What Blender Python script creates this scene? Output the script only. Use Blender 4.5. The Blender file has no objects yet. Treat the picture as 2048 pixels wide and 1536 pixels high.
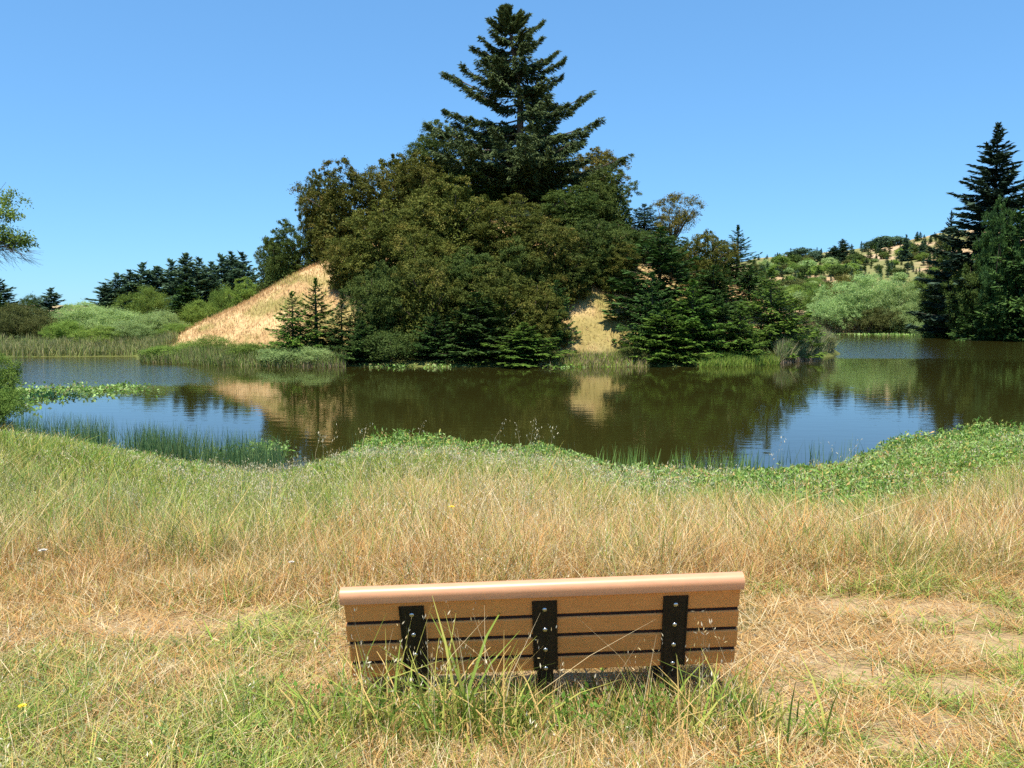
import bpy, math, random
import numpy as np
R = math.radians
rng = np.random.default_rng(7)
SC = bpy.context.scene
COL = SC.collection

# ------------------------------------------------------------------ camera, sky, sun, exposure
CAM_Z = 4.0
F = 1607.0                      # focal length in pixels of the 2048 wide photograph
TH = math.atan(140.0 / F)       # camera tilt below the horizon
CT, ST = math.cos(TH), math.sin(TH)
cam = bpy.data.cameras.new("camera"); cam_o = bpy.data.objects.new("camera", cam); COL.objects.link(cam_o)
cam_o.location = (0, 0, CAM_Z); cam_o.rotation_euler = (R(90) - TH, 0, 0)
cam.sensor_width = 36.0; cam.lens = 36.0 * F / 2048.0
cam.clip_start = 0.05; cam.clip_end = 9000
SC.camera = cam_o

SUN = np.array([-0.10, -0.33, 0.94]); SUN /= np.linalg.norm(SUN)
SUN_EL = math.asin(SUN[2]); SUN_AZ = math.atan2(SUN[0], SUN[1])
w = bpy.data.worlds.new("World"); SC.world = w; w.use_nodes = True
nt = w.node_tree; bg = nt.nodes["Background"]
sky = nt.nodes.new("ShaderNodeTexSky"); sky.sky_type = 'NISHITA'; sky.sun_disc = False
sky.sun_elevation = SUN_EL; sky.sun_rotation = SUN_AZ
sky.altitude = 0; sky.air_density = 1.0; sky.dust_density = 0.0; sky.ozone_density = 4.0
hs = nt.nodes.new("ShaderNodeHueSaturation")
hs.inputs["Hue"].default_value = 0.5; hs.inputs["Saturation"].default_value = 1.0; hs.inputs["Value"].default_value = 1.0
tint = nt.nodes.new("ShaderNodeMix"); tint.data_type = 'RGBA'; tint.blend_type = 'MULTIPLY'; tint.inputs[0].default_value = 1.0
tint.inputs[7].default_value = (0.62, 1.14, 1.66, 1)
gm = nt.nodes.new("ShaderNodeGamma"); gm.inputs[1].default_value = 0.55
nt.links.new(sky.outputs[0], gm.inputs[0]); nt.links.new(gm.outputs[0], hs.inputs["Color"]); nt.links.new(hs.outputs[0], tint.inputs[6]); nt.links.new(tint.outputs[2], bg.inputs["Color"])
bg.inputs["Strength"].default_value = 0.15
sl = bpy.data.lights.new("sun", 'SUN'); sl.energy = 5.0; sl.angle = R(0.53); sl.color = (1.0, 0.95, 0.86)
so = bpy.data.objects.new("sun", sl); COL.objects.link(so)
from mathutils import Vector
so.rotation_euler = Vector(SUN).to_track_quat('Z', 'Y').to_euler()
so.location = (0, 0, 60)
SC.view_settings.view_transform = 'Standard'; SC.view_settings.look = 'None'
SC.view_settings.exposure = 0.7; SC.view_settings.gamma = 1.0
SC.render.engine = 'CYCLES'
SC.cycles.max_bounces = 6; SC.cycles.diffuse_bounces = 3; SC.cycles.glossy_bounces = 3
SC.cycles.transmission_bounces = 4; SC.cycles.transparent_max_bounces = 4
SC.cycles.use_adaptive_sampling = True; SC.cycles.adaptive_threshold = 0.02
SC.cycles.use_denoising = False

# ------------------------------------------------------------------ pixel <-> place helpers (authoring only)
def at(px, py, D):
    xc = (px - 1024) / F; yc = (768 - py) / F
    dy = CT + yc * ST; dz = -ST + yc * CT
    k = D / dy
    return np.array([xc * k, D, CAM_Z + dz * k])
def xat(px, D, py=640):
    return at(px, py, D)[0]
def zat(py, D):
    return at(1024, py, D)[2]
def proj(x, y, z):
    dz = z - CAM_Z
    zc = y * CT - dz * ST
    yc = y * ST + dz * CT
    zc = np.maximum(zc, 0.05)
    return 1024 + F * x / zc, 768 - F * yc / zc

def sstep(a, b, x):
    t = np.clip((np.asarray(x, float) - a) / (b - a), 0, 1)
    return t * t * (3 - 2 * t)
def noise2(x, y, seed=0):
    x = np.asarray(x, float); y = np.asarray(y, float)
    xi = np.floor(x).astype(np.int64); yi = np.floor(y).astype(np.int64)
    fx = x - xi; fy = y - yi
    fx = fx * fx * (3 - 2 * fx); fy = fy * fy * (3 - 2 * fy)
    def h(a, b):
        n = (a * 374761393 + b * 668265263 + seed * 1442695041) & 0x7fffffff
        n = ((n ^ (n >> 13)) * 1274126177) & 0x7fffffff
        return ((n ^ (n >> 16)) & 0xffff) / 65535.0
    return (h(xi, yi) * (1 - fx) + h(xi + 1, yi) * fx) * (1 - fy) + (h(xi, yi + 1) * (1 - fx) + h(xi + 1, yi + 1) * fx) * fy
def fbm(x, y, seed=0, o=4):
    s = 0; a = 0.5; t = 0
    for i in range(o):
        s = s + a * noise2(np.asarray(x) * 2 ** i, np.asarray(y) * 2 ** i, seed + i); t += a; a *= 0.5
    return s / t

# ------------------------------------------------------------------ terrain
U_S = (np.array([-900, 0, 120, 230, 330, 540, 610, 720, 900, 1010, 1180, 1230, 1430, 1560, 1700, 1800, 1920, 2048, 2900]) - 1024) / F
D_S = np.array([27, 25.5, 24.2, 22.6, 21.0, 19.4, 20.4, 22.3, 22.6, 22.0, 20.9, 19.9, 19.2, 19.3, 20.3, 22.2, 23.6, 24.6, 27])
U_F = (np.array([-2000, 0, 30, 290, 420, 700, 1400, 1620, 1880, 1930, 1970, 2048, 2200, 3200]) - 1024) / F
D_F = np.array([70, 74, 75, 76, 80, 110, 160, 168, 160, 145, 128, 119, 112, 95])
U_R = (np.array([-600, 900, 1200, 1400, 1510, 1600, 1700, 1790, 1870, 1960, 2100, 3000]) - 1024) / F
P_R = np.array([620, 622, 590, 545, 524, 516, 505, 490, 472, 462, 455, 450.0])
def shore(x, y):
    u = x / np.maximum(y, 0.5)
    return np.interp(u, U_S, D_S)
MX, MY, MH = 2.0, 92.0, 17.0
def height(x, y):
    x = np.asarray(x, float); y = np.asarray(y, float)
    yy = np.maximum(y, 0.5); u = x / yy
    S = np.interp(u, U_S, D_S)
    k = sstep(8, 17, y)
    Se = 19.8 * (1 - k) + S * k
    bank = 0.138 * (Se - y)
    bank = np.where(y < 0, 2.76 - 0.06 * y, bank)
    bank = np.minimum(bank, 5.5) + 0.10 * (fbm(x * 0.35, y * 0.35, 3) - 0.5) * sstep(0, 3, bank) + 0.05 * (fbm(x * 1.7, y * 1.7, 5) - 0.5)
    # level pad in front of the bench
    pad = np.exp(-((x - 0.17) / 1.15) ** 4 - ((y - 3.85) / 0.62) ** 4)
    bank = bank - 0.10 * pad
    bank = np.maximum(bank, -1.8)
    far = np.interp(u, U_F, D_F)
    fl = np.minimum(0.10 * (y - far), 1.2 + 0.012 * (y - far))
    fl = np.where(y > 40, np.maximum(fl, -1.8), -1.8)
    # far hillside
    zr = CAM_Z + (628 - np.interp(u, U_R, P_R)) / F * 350.0
    ramp = np.clip((y - 178) / 172.0, 0, 1)
    hr = zr * (0.15 * ramp + 0.85 * ramp ** 1.25) * (1 - 0.0 * y)
    hr = np.where(y > 350, zr - 0.01 * (y - 350), hr)
    hr = hr + 2.2 * (fbm(x * 0.018, y * 0.018, 11) - 0.5) * sstep(185, 260, y)
    hr = np.maximum(hr, -0.02 * np.maximum(y - 350, 0))
    fl = np.where(y > 178, np.maximum(fl, hr + 1.0), fl)
    # mound
    dx = x - MX; dy = y - MY
    rx = np.where(dx < 0, 41.0, 33.0); ry = np.where(dy < 0, 27.0, 48.0)
    r = (np.abs(dx / rx) ** 2.3 + np.abs(dy / ry) ** 2.3) ** (1 / 2.3)
    m = MH * (1 - np.maximum(r, 0.02) ** 1.4)
    m = np.where(m < 0, m * 0.8, m) + 1.0 * (fbm(x * 0.14, y * 0.14, 21) - 0.5) * sstep(0, 3, m)
    rx2 = np.where(dx < 0, 39.0, 27.0); ry2 = np.where(dy < 0, 31.0, 55.0)
    r2 = (np.abs(dx / rx2) ** 3.2 + np.abs(dy / ry2) ** 3.2) ** (1 / 3.2)
    r2 = r2 + 0.04 * (fbm(x * 0.2, y * 0.2, 31) - 0.5)
    shelf = np.minimum((1 - r2) * 9, 0.35 + (1 - r2) * 1.2)
    m = np.maximum(m, np.maximum(shelf, -1.8))
    m = np.where(y > 45, m, -1.8)
    return np.maximum(np.maximum(bank, fl), m)

# ------------------------------------------------------------------ mesh builders
def mesh_np(name, V, Q, attrs=None, mats=(), smooth=False):
    """V (n,3), Q (m,k) one polygon size."""
    me = bpy.data.meshes.new(name)
    V = np.ascontiguousarray(V, dtype=np.float32); Q = np.ascontiguousarray(Q, dtype=np.int32)
    n, (m, k) = len(V), Q.shape
    me.vertices.add(n); me.vertices.foreach_set("co", V.ravel())
    me.loops.add(m * k); me.loops.foreach_set("vertex_index", Q.ravel())
    me.polygons.add(m); me.polygons.foreach_set("loop_start", np.arange(0, m * k, k, dtype=np.int32))
    me.polygons.foreach_set("loop_total", np.full(m, k, dtype=np.int32))
    if smooth: me.polygons.foreach_set("use_smooth", np.ones(m, dtype=bool))
    for an, (ty, data) in (attrs or {}).items():
        a = me.attributes.new(an, ty, 'POINT')
        if ty == 'FLOAT': a.data.foreach_set("value", np.ascontiguousarray(data, dtype=np.float32))
        else:
            d = np.ones((n, 4), dtype=np.float32); d[:, :3] = data
            a.data.foreach_set("color", d.ravel())
    for mt in mats: me.materials.append(mt)
    me.update(calc_edges=True); 
    return me
def link(name, me, parent=None, **props):
    o = bpy.data.objects.new(name, me); COL.objects.link(o)
    if parent: o.parent = parent
    for k, v in props.items():
        if v is not None: o[k] = v
    return o

class MB:
    """collects simple solids, ends as one mesh object"""
    def __init__(s): s.V = []; s.Fc = []
    def add(s, V, Fc):
        b = len(s.V); s.V += [tuple(v) for v in V]; s.Fc += [tuple(i + b for i in f) for f in Fc]
    def box(s, c, sz, rot=None):
        hx, hy, hz = sz[0] / 2, sz[1] / 2, sz[2] / 2
        vs = [Vector((x * hx, y * hy, z * hz)) for x in (-1, 1) for y in (-1, 1) for z in (-1, 1)]
        if rot is not None: vs = [rot @ v for v in vs]
        s.add([v + Vector(c) for v in vs], [(0, 1, 3, 2), (4, 6, 7, 5), (0, 4, 5, 1), (2, 3, 7, 6), (0, 2, 6, 4), (1, 5, 7, 3)])
    def prism(s, poly, x0, x1):
        """poly in (y,z), extruded along x"""
        n = len(poly)
        V = [(x0, a, b) for a, b in poly] + [(x1, a, b) for a, b in poly]
        Fc = [tuple(range(n - 1, -1, -1)), tuple(range(n, 2 * n))] + [(i, (i + 1) % n, n + (i + 1) % n, n + i) for i in range(n)]
        s.add(V, Fc)
    def tube(s, pts, rad, sides=6, cap=True):
        pts = [Vector(p) for p in pts]; rings = []; base = len(s.V)
        for i, p in enumerate(pts):
            d = (pts[min(i + 1, len(pts) - 1)] - pts[max(i - 1, 0)]).normalized()
            a = d.orthogonal().normalized() if i == 0 else (a - d * a.dot(d)).normalized()
            b = d.cross(a)
            for j in range(sides):
                t = 2 * math.pi * j / sides
                s.V.append(tuple(p + (a * math.cos(t) + b * math.sin(t)) * rad[i]))
        for i in range(len(pts) - 1):
            for j in range(sides):
                k = (j + 1) % sides
                s.Fc.append((base + i * sides + j, base + i * sides + k, base + (i + 1) * sides + k, base + (i + 1) * sides + j))
        if cap:
            s.Fc.append(tuple(base + j for j in range(sides - 1, -1, -1)))
            s.Fc.append(tuple(base + (len(pts) - 1) * sides + j for j in range(sides)))
    def mesh(s, name, mat, smooth=False, bevel=0):
        me = bpy.data.meshes.new(name); me.from_pydata(s.V, [], s.Fc); me.materials.append(mat)
        if smooth:
            for p in me.polygons: p.use_smooth = True
        me.update(); return me

# ------------------------------------------------------------------ materials
def nm(name):
    m = bpy.data.materials.new(name); m.use_nodes = True
    return m, m.node_tree, m.node_tree.nodes["Principled BSDF"], m.node_tree.nodes["Material Output"]
def leaf_mat(name, c1, c2, trans=0.22, c3=None, spec=0.12, rough=0.65):
    m, t, p, out = nm(name); N = t.nodes; L = t.links
    at_ = N.new("ShaderNodeAttribute"); at_.attribute_name = "tint"
    oi = N.new("ShaderNodeObjectInfo")
    rp = N.new("ShaderNodeValToRGB"); rp.color_ramp.elements[0].color = (*c1, 1); rp.color_ramp.elements[1].color = (*c2, 1)
    if c3:
        e = rp.color_ramp.elements.new(1.0); e.color = (*c3, 1); rp.color_ramp.elements[1].position = 0.72
    L.new(at_.outputs["Fac"], rp.inputs[0])
    hsv = N.new("ShaderNodeHueSaturation")
    mh = N.new("ShaderNodeMapRange"); mh.inputs[3].default_value = 0.492; mh.inputs[4].default_value = 0.510
    mv = N.new("ShaderNodeMapRange"); mv.inputs[3].default_value = 0.82; mv.inputs[4].default_value = 1.18
    fr = N.new("ShaderNodeMath"); fr.operation = 'FRACT'; mu = N.new("ShaderNodeMath"); mu.operation = 'MULTIPLY'; mu.inputs[1].default_value = 7.31
    L.new(oi.outputs["Random"], mh.inputs[0]); L.new(oi.outputs["Random"], mu.inputs[0]); L.new(mu.outputs[0], fr.inputs[0]); L.new(fr.outputs[0], mv.inputs[0])
    L.new(mh.outputs[0], hsv.inputs["Hue"]); L.new(mv.outputs[0], hsv.inputs["Value"])
    L.new(rp.outputs[0], hsv.inputs["Color"])
    L.new(hsv.outputs[0], p.inputs["Base Color"]); p.inputs["Roughness"].default_value = rough
    p.inputs["Specular IOR Level"].default_value = spec
    tr = N.new("ShaderNodeBsdfTranslucent"); L.new(hsv.outputs[0], tr.inputs[0])
    mx = N.new("ShaderNodeMixShader"); mx.inputs[0].default_value = trans
    L.new(p.outputs[0], mx.inputs[1]); L.new(tr.outputs[0], mx.inputs[2]); L.new(mx.outputs[0], out.inputs[0])
    return m
def blade_mat(name, trans=0.34, rough=0.6, spec=0.07):
    m, t, p, out = nm(name); N = t.nodes; L = t.links
    a = N.new("ShaderNodeAttribute"); a.attribute_name = "col"
    L.new(a.outputs["Color"], p.inputs["Base Color"]); p.inputs["Roughness"].default_value = rough
    p.inputs["Specular IOR Level"].default_value = spec
    tr = N.new("ShaderNodeBsdfTranslucent"); L.new(a.outputs["Color"], tr.inputs[0])
    mx = N.new("ShaderNodeMixShader"); mx.inputs[0].default_value = trans
    L.new(p.outputs[0], mx.inputs[1]); L.new(tr.outputs[0], mx.inputs[2]); L.new(mx.outputs[0], out.inputs[0])
    return m
def noisy_mat(name, c1, c2, scale=8.0, rough=0.8, bump=0.3, spec=0.3, metal=0.0, stretch=(1, 1, 1)):
    m, t, p, out = nm(name); N = t.nodes; L = t.links
    tc = N.new("ShaderNodeTexCoord"); mp = N.new("ShaderNodeMapping"); mp.inputs["Scale"].default_value = stretch
    n = N.new("ShaderNodeTexNoise"); n.inputs["Scale"].default_value = scale; n.inputs["Detail"].default_value = 6
    r = N.new("ShaderNodeValToRGB"); r.color_ramp.elements[0].color = (*c1, 1); r.color_ramp.elements[1].color = (*c2, 1)
    r.color_ramp.elements[0].position = 0.3; r.color_ramp.elements[1].position = 0.7
    L.new(tc.outputs["Object"], mp.inputs[0]); L.new(mp.outputs[0], n.inputs[0]); L.new(n.outputs[0], r.inputs[0]); L.new(r.outputs[0], p.inputs["Base Color"])
    b = N.new("ShaderNodeBump"); b.inputs["Strength"].default_value = bump; b.inputs["Distance"].default_value = 0.02
    L.new(n.outputs[0], b.inputs["Height"]); L.new(b.outputs[0], p.inputs["Normal"])
    p.inputs["Roughness"].default_value = rough; p.inputs["Specular IOR Level"].default_value = spec; p.inputs["Metallic"].default_value = metal
    return m

M_bark = noisy_mat("bark", (0.05, 0.035, 0.022), (0.16, 0.12, 0.085), 3.0, 0.9, 0.6, stretch=(3, 3, 0.6))
M_bay = leaf_mat("bay_leaves", (0.066, 0.082, 0.013), (0.135, 0.142, 0.024), c3=(0.19, 0.155, 0.033))
M_bayg = leaf_mat("oak_leaves", (0.050, 0.085, 0.018), (0.110, 0.145, 0.028))
M_bayy = leaf_mat("golden_leaves", (0.12, 0.13, 0.02), (0.22, 0.19, 0.04))
M_fir = leaf_mat("fir_needles", (0.030, 0.070, 0.020), (0.080, 0.145, 0.028), 0.16)
M_firb = leaf_mat("big_fir_needles", (0.050, 0.084, 0.032), (0.130, 0.160, 0.055), 0.2)
M_firy = leaf_mat("young_fir_needles", (0.050, 0.110, 0.018), (0.13, 0.215, 0.028), 0.2)
M_spr = leaf_mat("spruce_needles", (0.055, 0.105, 0.066), (0.125, 0.195, 0.100), 0.24)
M_sprd = leaf_mat("dark_spruce_needles", (0.022, 0.050, 0.034), (0.062, 0.100, 0.055), 0.12)
M_wil = leaf_mat("willow_leaves", (0.23, 0.33, 0.10), (0.40, 0.50, 0.19), 0.42)
M_grn = leaf_mat("green_leaves", (0.13, 0.21, 0.035), (0.26, 0.35, 0.065), 0.38)
M_brn = leaf_mat("brown_green_leaves", (0.065, 0.080, 0.020), (0.14, 0.145, 0.04), 0.22)
M_blade = blade_mat("grass_blades")
M_leafp = blade_mat("waterside_leaves", 0.34, 0.45, 0.22)

# ground: colour attribute times fine noise
def ground_mat(name, sc=14.0, lo=0.62, hi=1.25, bump=0.6, dist=0.03):
    m, t, p, out = nm(name); N = t.nodes; L = t.links
    a = N.new("ShaderNodeAttribute"); a.attribute_name = "col"
    tc = N.new("ShaderNodeTexCoord")
    n = N.new("ShaderNodeTexNoise"); n.inputs["Scale"].default_value = sc; n.inputs["Detail"].default_value = 8; n.inputs["Roughness"].default_value = 0.7
    L.new(tc.outputs["Object"], n.inputs[0])
    mr = N.new("ShaderNodeMapRange"); mr.inputs[1].default_value = 0.3; mr.inputs[2].default_value = 0.7; mr.inputs[3].default_value = lo; mr.inputs[4].default_value = hi
    L.new(n.outputs[0], mr.inputs[0])
    mx = N.new("ShaderNodeVectorMath"); mx.operation = 'SCALE'; L.new(a.outputs["Color"], mx.inputs[0]); L.new(mr.outputs[0], mx.inputs["Scale"])
    L.new(mx.outputs[0], p.inputs["Base Color"]); p.inputs["Roughness"].default_value = 0.95; p.inputs["Specular IOR Level"].default_value = 0.1
    b = N.new("ShaderNodeBump"); b.inputs["Strength"].default_value = bump; b.inputs["Distance"].default_value = dist
    L.new(n.outputs[0], b.inputs["Height"]); L.new(b.outputs[0], p.inputs["Normal"])
    return m
M_ground = ground_mat("ground_soil", 16.0)
M_hill = ground_mat("hill_dry_grass", 3.0, 0.7, 1.2, 0.8, 0.15)

# water: murky olive pond with gentle ripples, stronger where the breeze reaches it
def water_mat():
    m, t, p, out = nm("pond_water"); N = t.nodes; L = t.links
    p.inputs["Base Color"].default_value = (0.026, 0.024, 0.005, 1); p.inputs["Roughness"].default_value = 0.03
    p.inputs["IOR"].default_value = 1.42; p.inputs["Specular IOR Level"].default_value = 0.5
    tc = N.new("ShaderNodeTexCoord")
    def nz(scale, st, det=3):
        mp = N.new("ShaderNodeMapping"); mp.inputs["Scale"].default_value = st
        L.new(tc.outputs["Object"], mp.inputs[0])
        n = N.new("ShaderNodeTexNoise"); n.inputs["Scale"].default_value = scale; n.inputs["Detail"].default_value = det
        L.new(mp.outputs[0], n.inputs[0]); return n
    n1 = nz(1.1, (0.6, 1.6, 1)); n2 = nz(5.0, (0.7, 1.5, 1), 2); n3 = nz(0.035, (0.7, 1.6, 1), 2)
    # breeze mask: far left bay and far right arm
    sx = N.new("ShaderNodeSeparateXYZ"); L.new(tc.outputs["Object"], sx.inputs[0])
    def mr(src, a, b, c, d):
        q = N.new("ShaderNodeMapRange"); q.interpolation_type = 'SMOOTHSTEP'
        q.inputs[1].default_value = a; q.inputs[2].default_value = b; q.inputs[3].default_value = c; q.inputs[4].default_value = d
        L.new(src, q.inputs[0]); return q.outputs[0]
    def op(o, a, b):
        q = N.new("ShaderNodeMath"); q.operation = o
        for i, v in enumerate((a, b)):
            if isinstance(v, (int, float)): q.inputs[i].default_value = v
            else: L.new(v, q.inputs[i])
        return q.outputs[0]
    X, Y = sx.outputs[0], sx.outputs[1]
    nn = mr(n3.outputs[0], 0.3, 0.7, -9, 9)
    yl = op('ADD', Y, nn)
    left = op('MULTIPLY', mr(yl, 43, 50, 0, 1), mr(op('ADD', X, op('MULTIPLY', Y, 0.42)), -1.5, 4, 1, 0))
    right = op('MULTIPLY', mr(yl, 62, 78, 0, 1), mr(X, 20, 28, 0, 1))
    breeze = op('MAXIMUM', left, right)
    h = op('ADD', op('MULTIPLY', n1.outputs[0], 0.017), op('MULTIPLY', n2.outputs[0], 0.0026))
    h2 = op('MULTIPLY', op('MULTIPLY', n2.outputs[0], breeze), 0.080)
    b = N.new("ShaderNodeBump"); b.inputs["Strength"].default_value = 1.0; b.inputs["Distance"].default_value = 0.28
    L.new(op('ADD', h, h2), b.inputs["Height"]); L.new(b.outputs[0], p.inputs["Normal"])
    L.new(mr(breeze, 0, 1, 0.03, 0.08), p.inputs["Roughness"])
    return m
M_water = water_mat()

# ------------------------------------------------------------------ ground sheet (split into ground, mound, far hillside) and water
def zones(x, y):
    """what the near bank is like at (x,y): returns image place of the ground point and metres to the shore"""
    z = height(x, y); px, py = proj(x, y, z)
    return z, px, py, shore(x, y) - y
BARE = [(330, 1255, 190, 34), (520, 1240, 80, 30), (1640, 1330, 150, 40), (1830, 1470, 150, 45), (1890, 1225, 150, 28), (1590, 1400, 60, 60),
        (1750, 1360, 90, 25), (930, 1500, 90, 28), (1000, 1360, 240, 22), (1980, 1290, 90, 30), (1690, 1215, 120, 22), (1920, 1370, 90, 25)]
def bare(px, py):
    b = np.zeros_like(px)
    for cx, cy, a, c in BARE:
        wob = 0.35 * (fbm(px / 40.0, py / 18.0, 77) - 0.5) * 2
        b = np.maximum(b, sstep(1.25, 0.55, np.sqrt(((px - cx) / a) ** 2 + ((py - cy) / c) ** 2) + wob))
    return b
ang = np.concatenate([np.arange(-180, -60, 4.0), np.arange(-60, -44, 1.0), np.arange(-44, 44, 0.16), np.arange(44, 60, 1.0), np.arange(60, 180.1, 4.0)])
rad = [0.4]
while rad[-1] < 4000: rad.append(rad[-1] * (1.013 if rad[-1] < 400 else 1.06) + 0.01)
rad = np.array(rad)
A, RR = np.meshgrid(np.radians(ang), rad, indexing='ij')
GX = RR * np.sin(A); GY = RR * np.cos(A); GZ = height(GX, GY)
nA, nR = GX.shape
gz, gpx, gpy = GZ, *proj(GX, np.maximum(GY, 0.3), GZ)
sd = shore(GX, GY) - GY
n_a = fbm(GX * 0.9, GY * 0.9, 41); n_b = fbm(GX * 3.1, GY * 3.1, 43)
def mixc(a, b, t): return a * (1 - t[..., None]) + np.array(b) * t[..., None]
base = np.zeros((nA, nR, 3)); base[:] = (0.27, 0.16, 0.06)
base = mixc(base, (0.34, 0.22, 0.095), sstep(0.4, 0.65, n_a))
base = mixc(base, (0.12, 0.13, 0.035), sstep(0.5, 0.72, n_b) * 0.7)
base = mixc(base, (0.42, 0.29, 0.155), 0.8 * bare(gpx, gpy) * (GY < 8))
base = mixc(base, (0.07, 0.085, 0.02), sstep(10, 3.0, sd) * (GY < 40))
base = mixc(base, (0.05, 0.04, 0.015), sstep(0.0, -0.5, GZ))
# mound and far land
strk = fbm((GX + GZ * 0.9) * 0.16, (GY * 0.06 + GZ * 0.5), 51)
hillc = np.zeros((nA, nR, 3)); hillc[:] = (0.46, 0.29, 0.13)
hillc = mixc(hillc, (0.62, 0.42, 0.20), sstep(0.45, 0.62, fbm(GX * 0.5, GY * 0.5, 53)))
hillc = mixc(hillc, (0.25, 0.21, 0.065), sstep(0.5, 0.64, strk) * 0.8)
hillc = mixc(hillc, (0.12, 0.13, 0.035), sstep(1.6, 0.6, GZ))
hillc = mixc(hillc, (0.20, 0.22, 0.05), ((GY > 58) & (GY < 150)) * sstep(0.55, 0.75, n_a) * 0.35)
farc = np.zeros((nA, nR, 3)); farc[:] = (0.42, 0.28, 0.15)
farc = mixc(farc, (0.50, 0.35, 0.21), sstep(0.4, 0.6, fbm(GX * 0.03, GY * 0.03, 57)))
farc = mixc(farc, (0.13, 0.16, 0.04), sstep(0.42, 0.54, fbm(GX * 0.05 + 9, GY * 0.05, 59)) * 0.8)
farc = mixc(farc, (0.10, 0.13, 0.035), sstep(215, 160, GY))
inm = (GY > 50) & (GY < 150) & (np.abs(GX) < 45)
colr = np.where((GY > 40)[..., None], np.where(inm[..., None], hillc, farc), base)
V = np.stack([GX, GY, GZ], -1).reshape(-1, 3)
idx = np.arange(nA * nR).reshape(nA, nR)
Q = np.stack([idx[:-1, :-1], idx[:-1, 1:], idx[1:, 1:], idx[1:, :-1]], -1).reshape(-1, 4)
cy = GY[:-1, :-1].ravel(); cx = GX[:-1, :-1].ravel()
cz = GZ[:-1, :-1].ravel()
dxq = cx - MX; rq = (np.abs(dxq / np.where(dxq < 0, 41.5, 33.5)) ** 2.3 + np.abs((cy - MY) / np.where(cy < MY, 32.0, 50.0)) ** 2.3)
reg_m = (rq < 1.05) & (cy > 50) & (cz > -1.0)
reg_f = (cy > 178) & ~reg_m
for name, sel, mat in (("ground", ~reg_m & ~reg_f, M_ground), ("hill", reg_m, M_hill), ("hillside", reg_f, M_hill)):
    q = Q[sel]; used, inv = np.unique(q, return_inverse=True)
    me = mesh_np(name, V[used], inv.reshape(q.shape), {"col": ('FLOAT_COLOR', colr.reshape(-1, 3)[used])}, [mat], True)
    o = link(name, me, kind='structure')
wm = bpy.data.meshes.new("water"); wm.from_pydata([(-320, 12, 0), (320, 12, 0), (320, 185, 0), (-320, 185, 0)], [], [(0, 1, 2, 3)])
wm.materials.append(M_water); link("water", wm, kind='structure')

# ------------------------------------------------------------------ plant generators
def quads_from(C, Ax, Bx):
    """C centres (n,3), half axes -> verts (4n,3), quads; kite shaped"""
    n = len(C)
    V = np.stack([C - Ax, C - Bx + Ax * 0.1, C + Ax, C + Bx + Ax * 0.1], 1).reshape(-1, 3)
    return V, np.arange(4 * n).reshape(n, 4)
def unit(v): return v / np.maximum(np.linalg.norm(v, axis=-1, keepdims=True), 1e-6)

def leaf_cloud(r, C, out, size, asp=0.5, droop=0.25, rnd=0.8):
    n = len(C)
    ax = unit(r.normal(size=(n, 3)) * rnd + out * 0.6 + np.array([0, 0, -droop]))
    nr = unit(out * 0.6 + np.array([0, 0, 0.6]) + r.normal(size=(n, 3)) * 0.6)
    bx = unit(np.cross(nr, ax))
    s = size * (0.6 + 0.8 * r.random((n, 1)))
    return quads_from(C, ax * s * 0.5, bx * s * 0.5 * asp)

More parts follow.
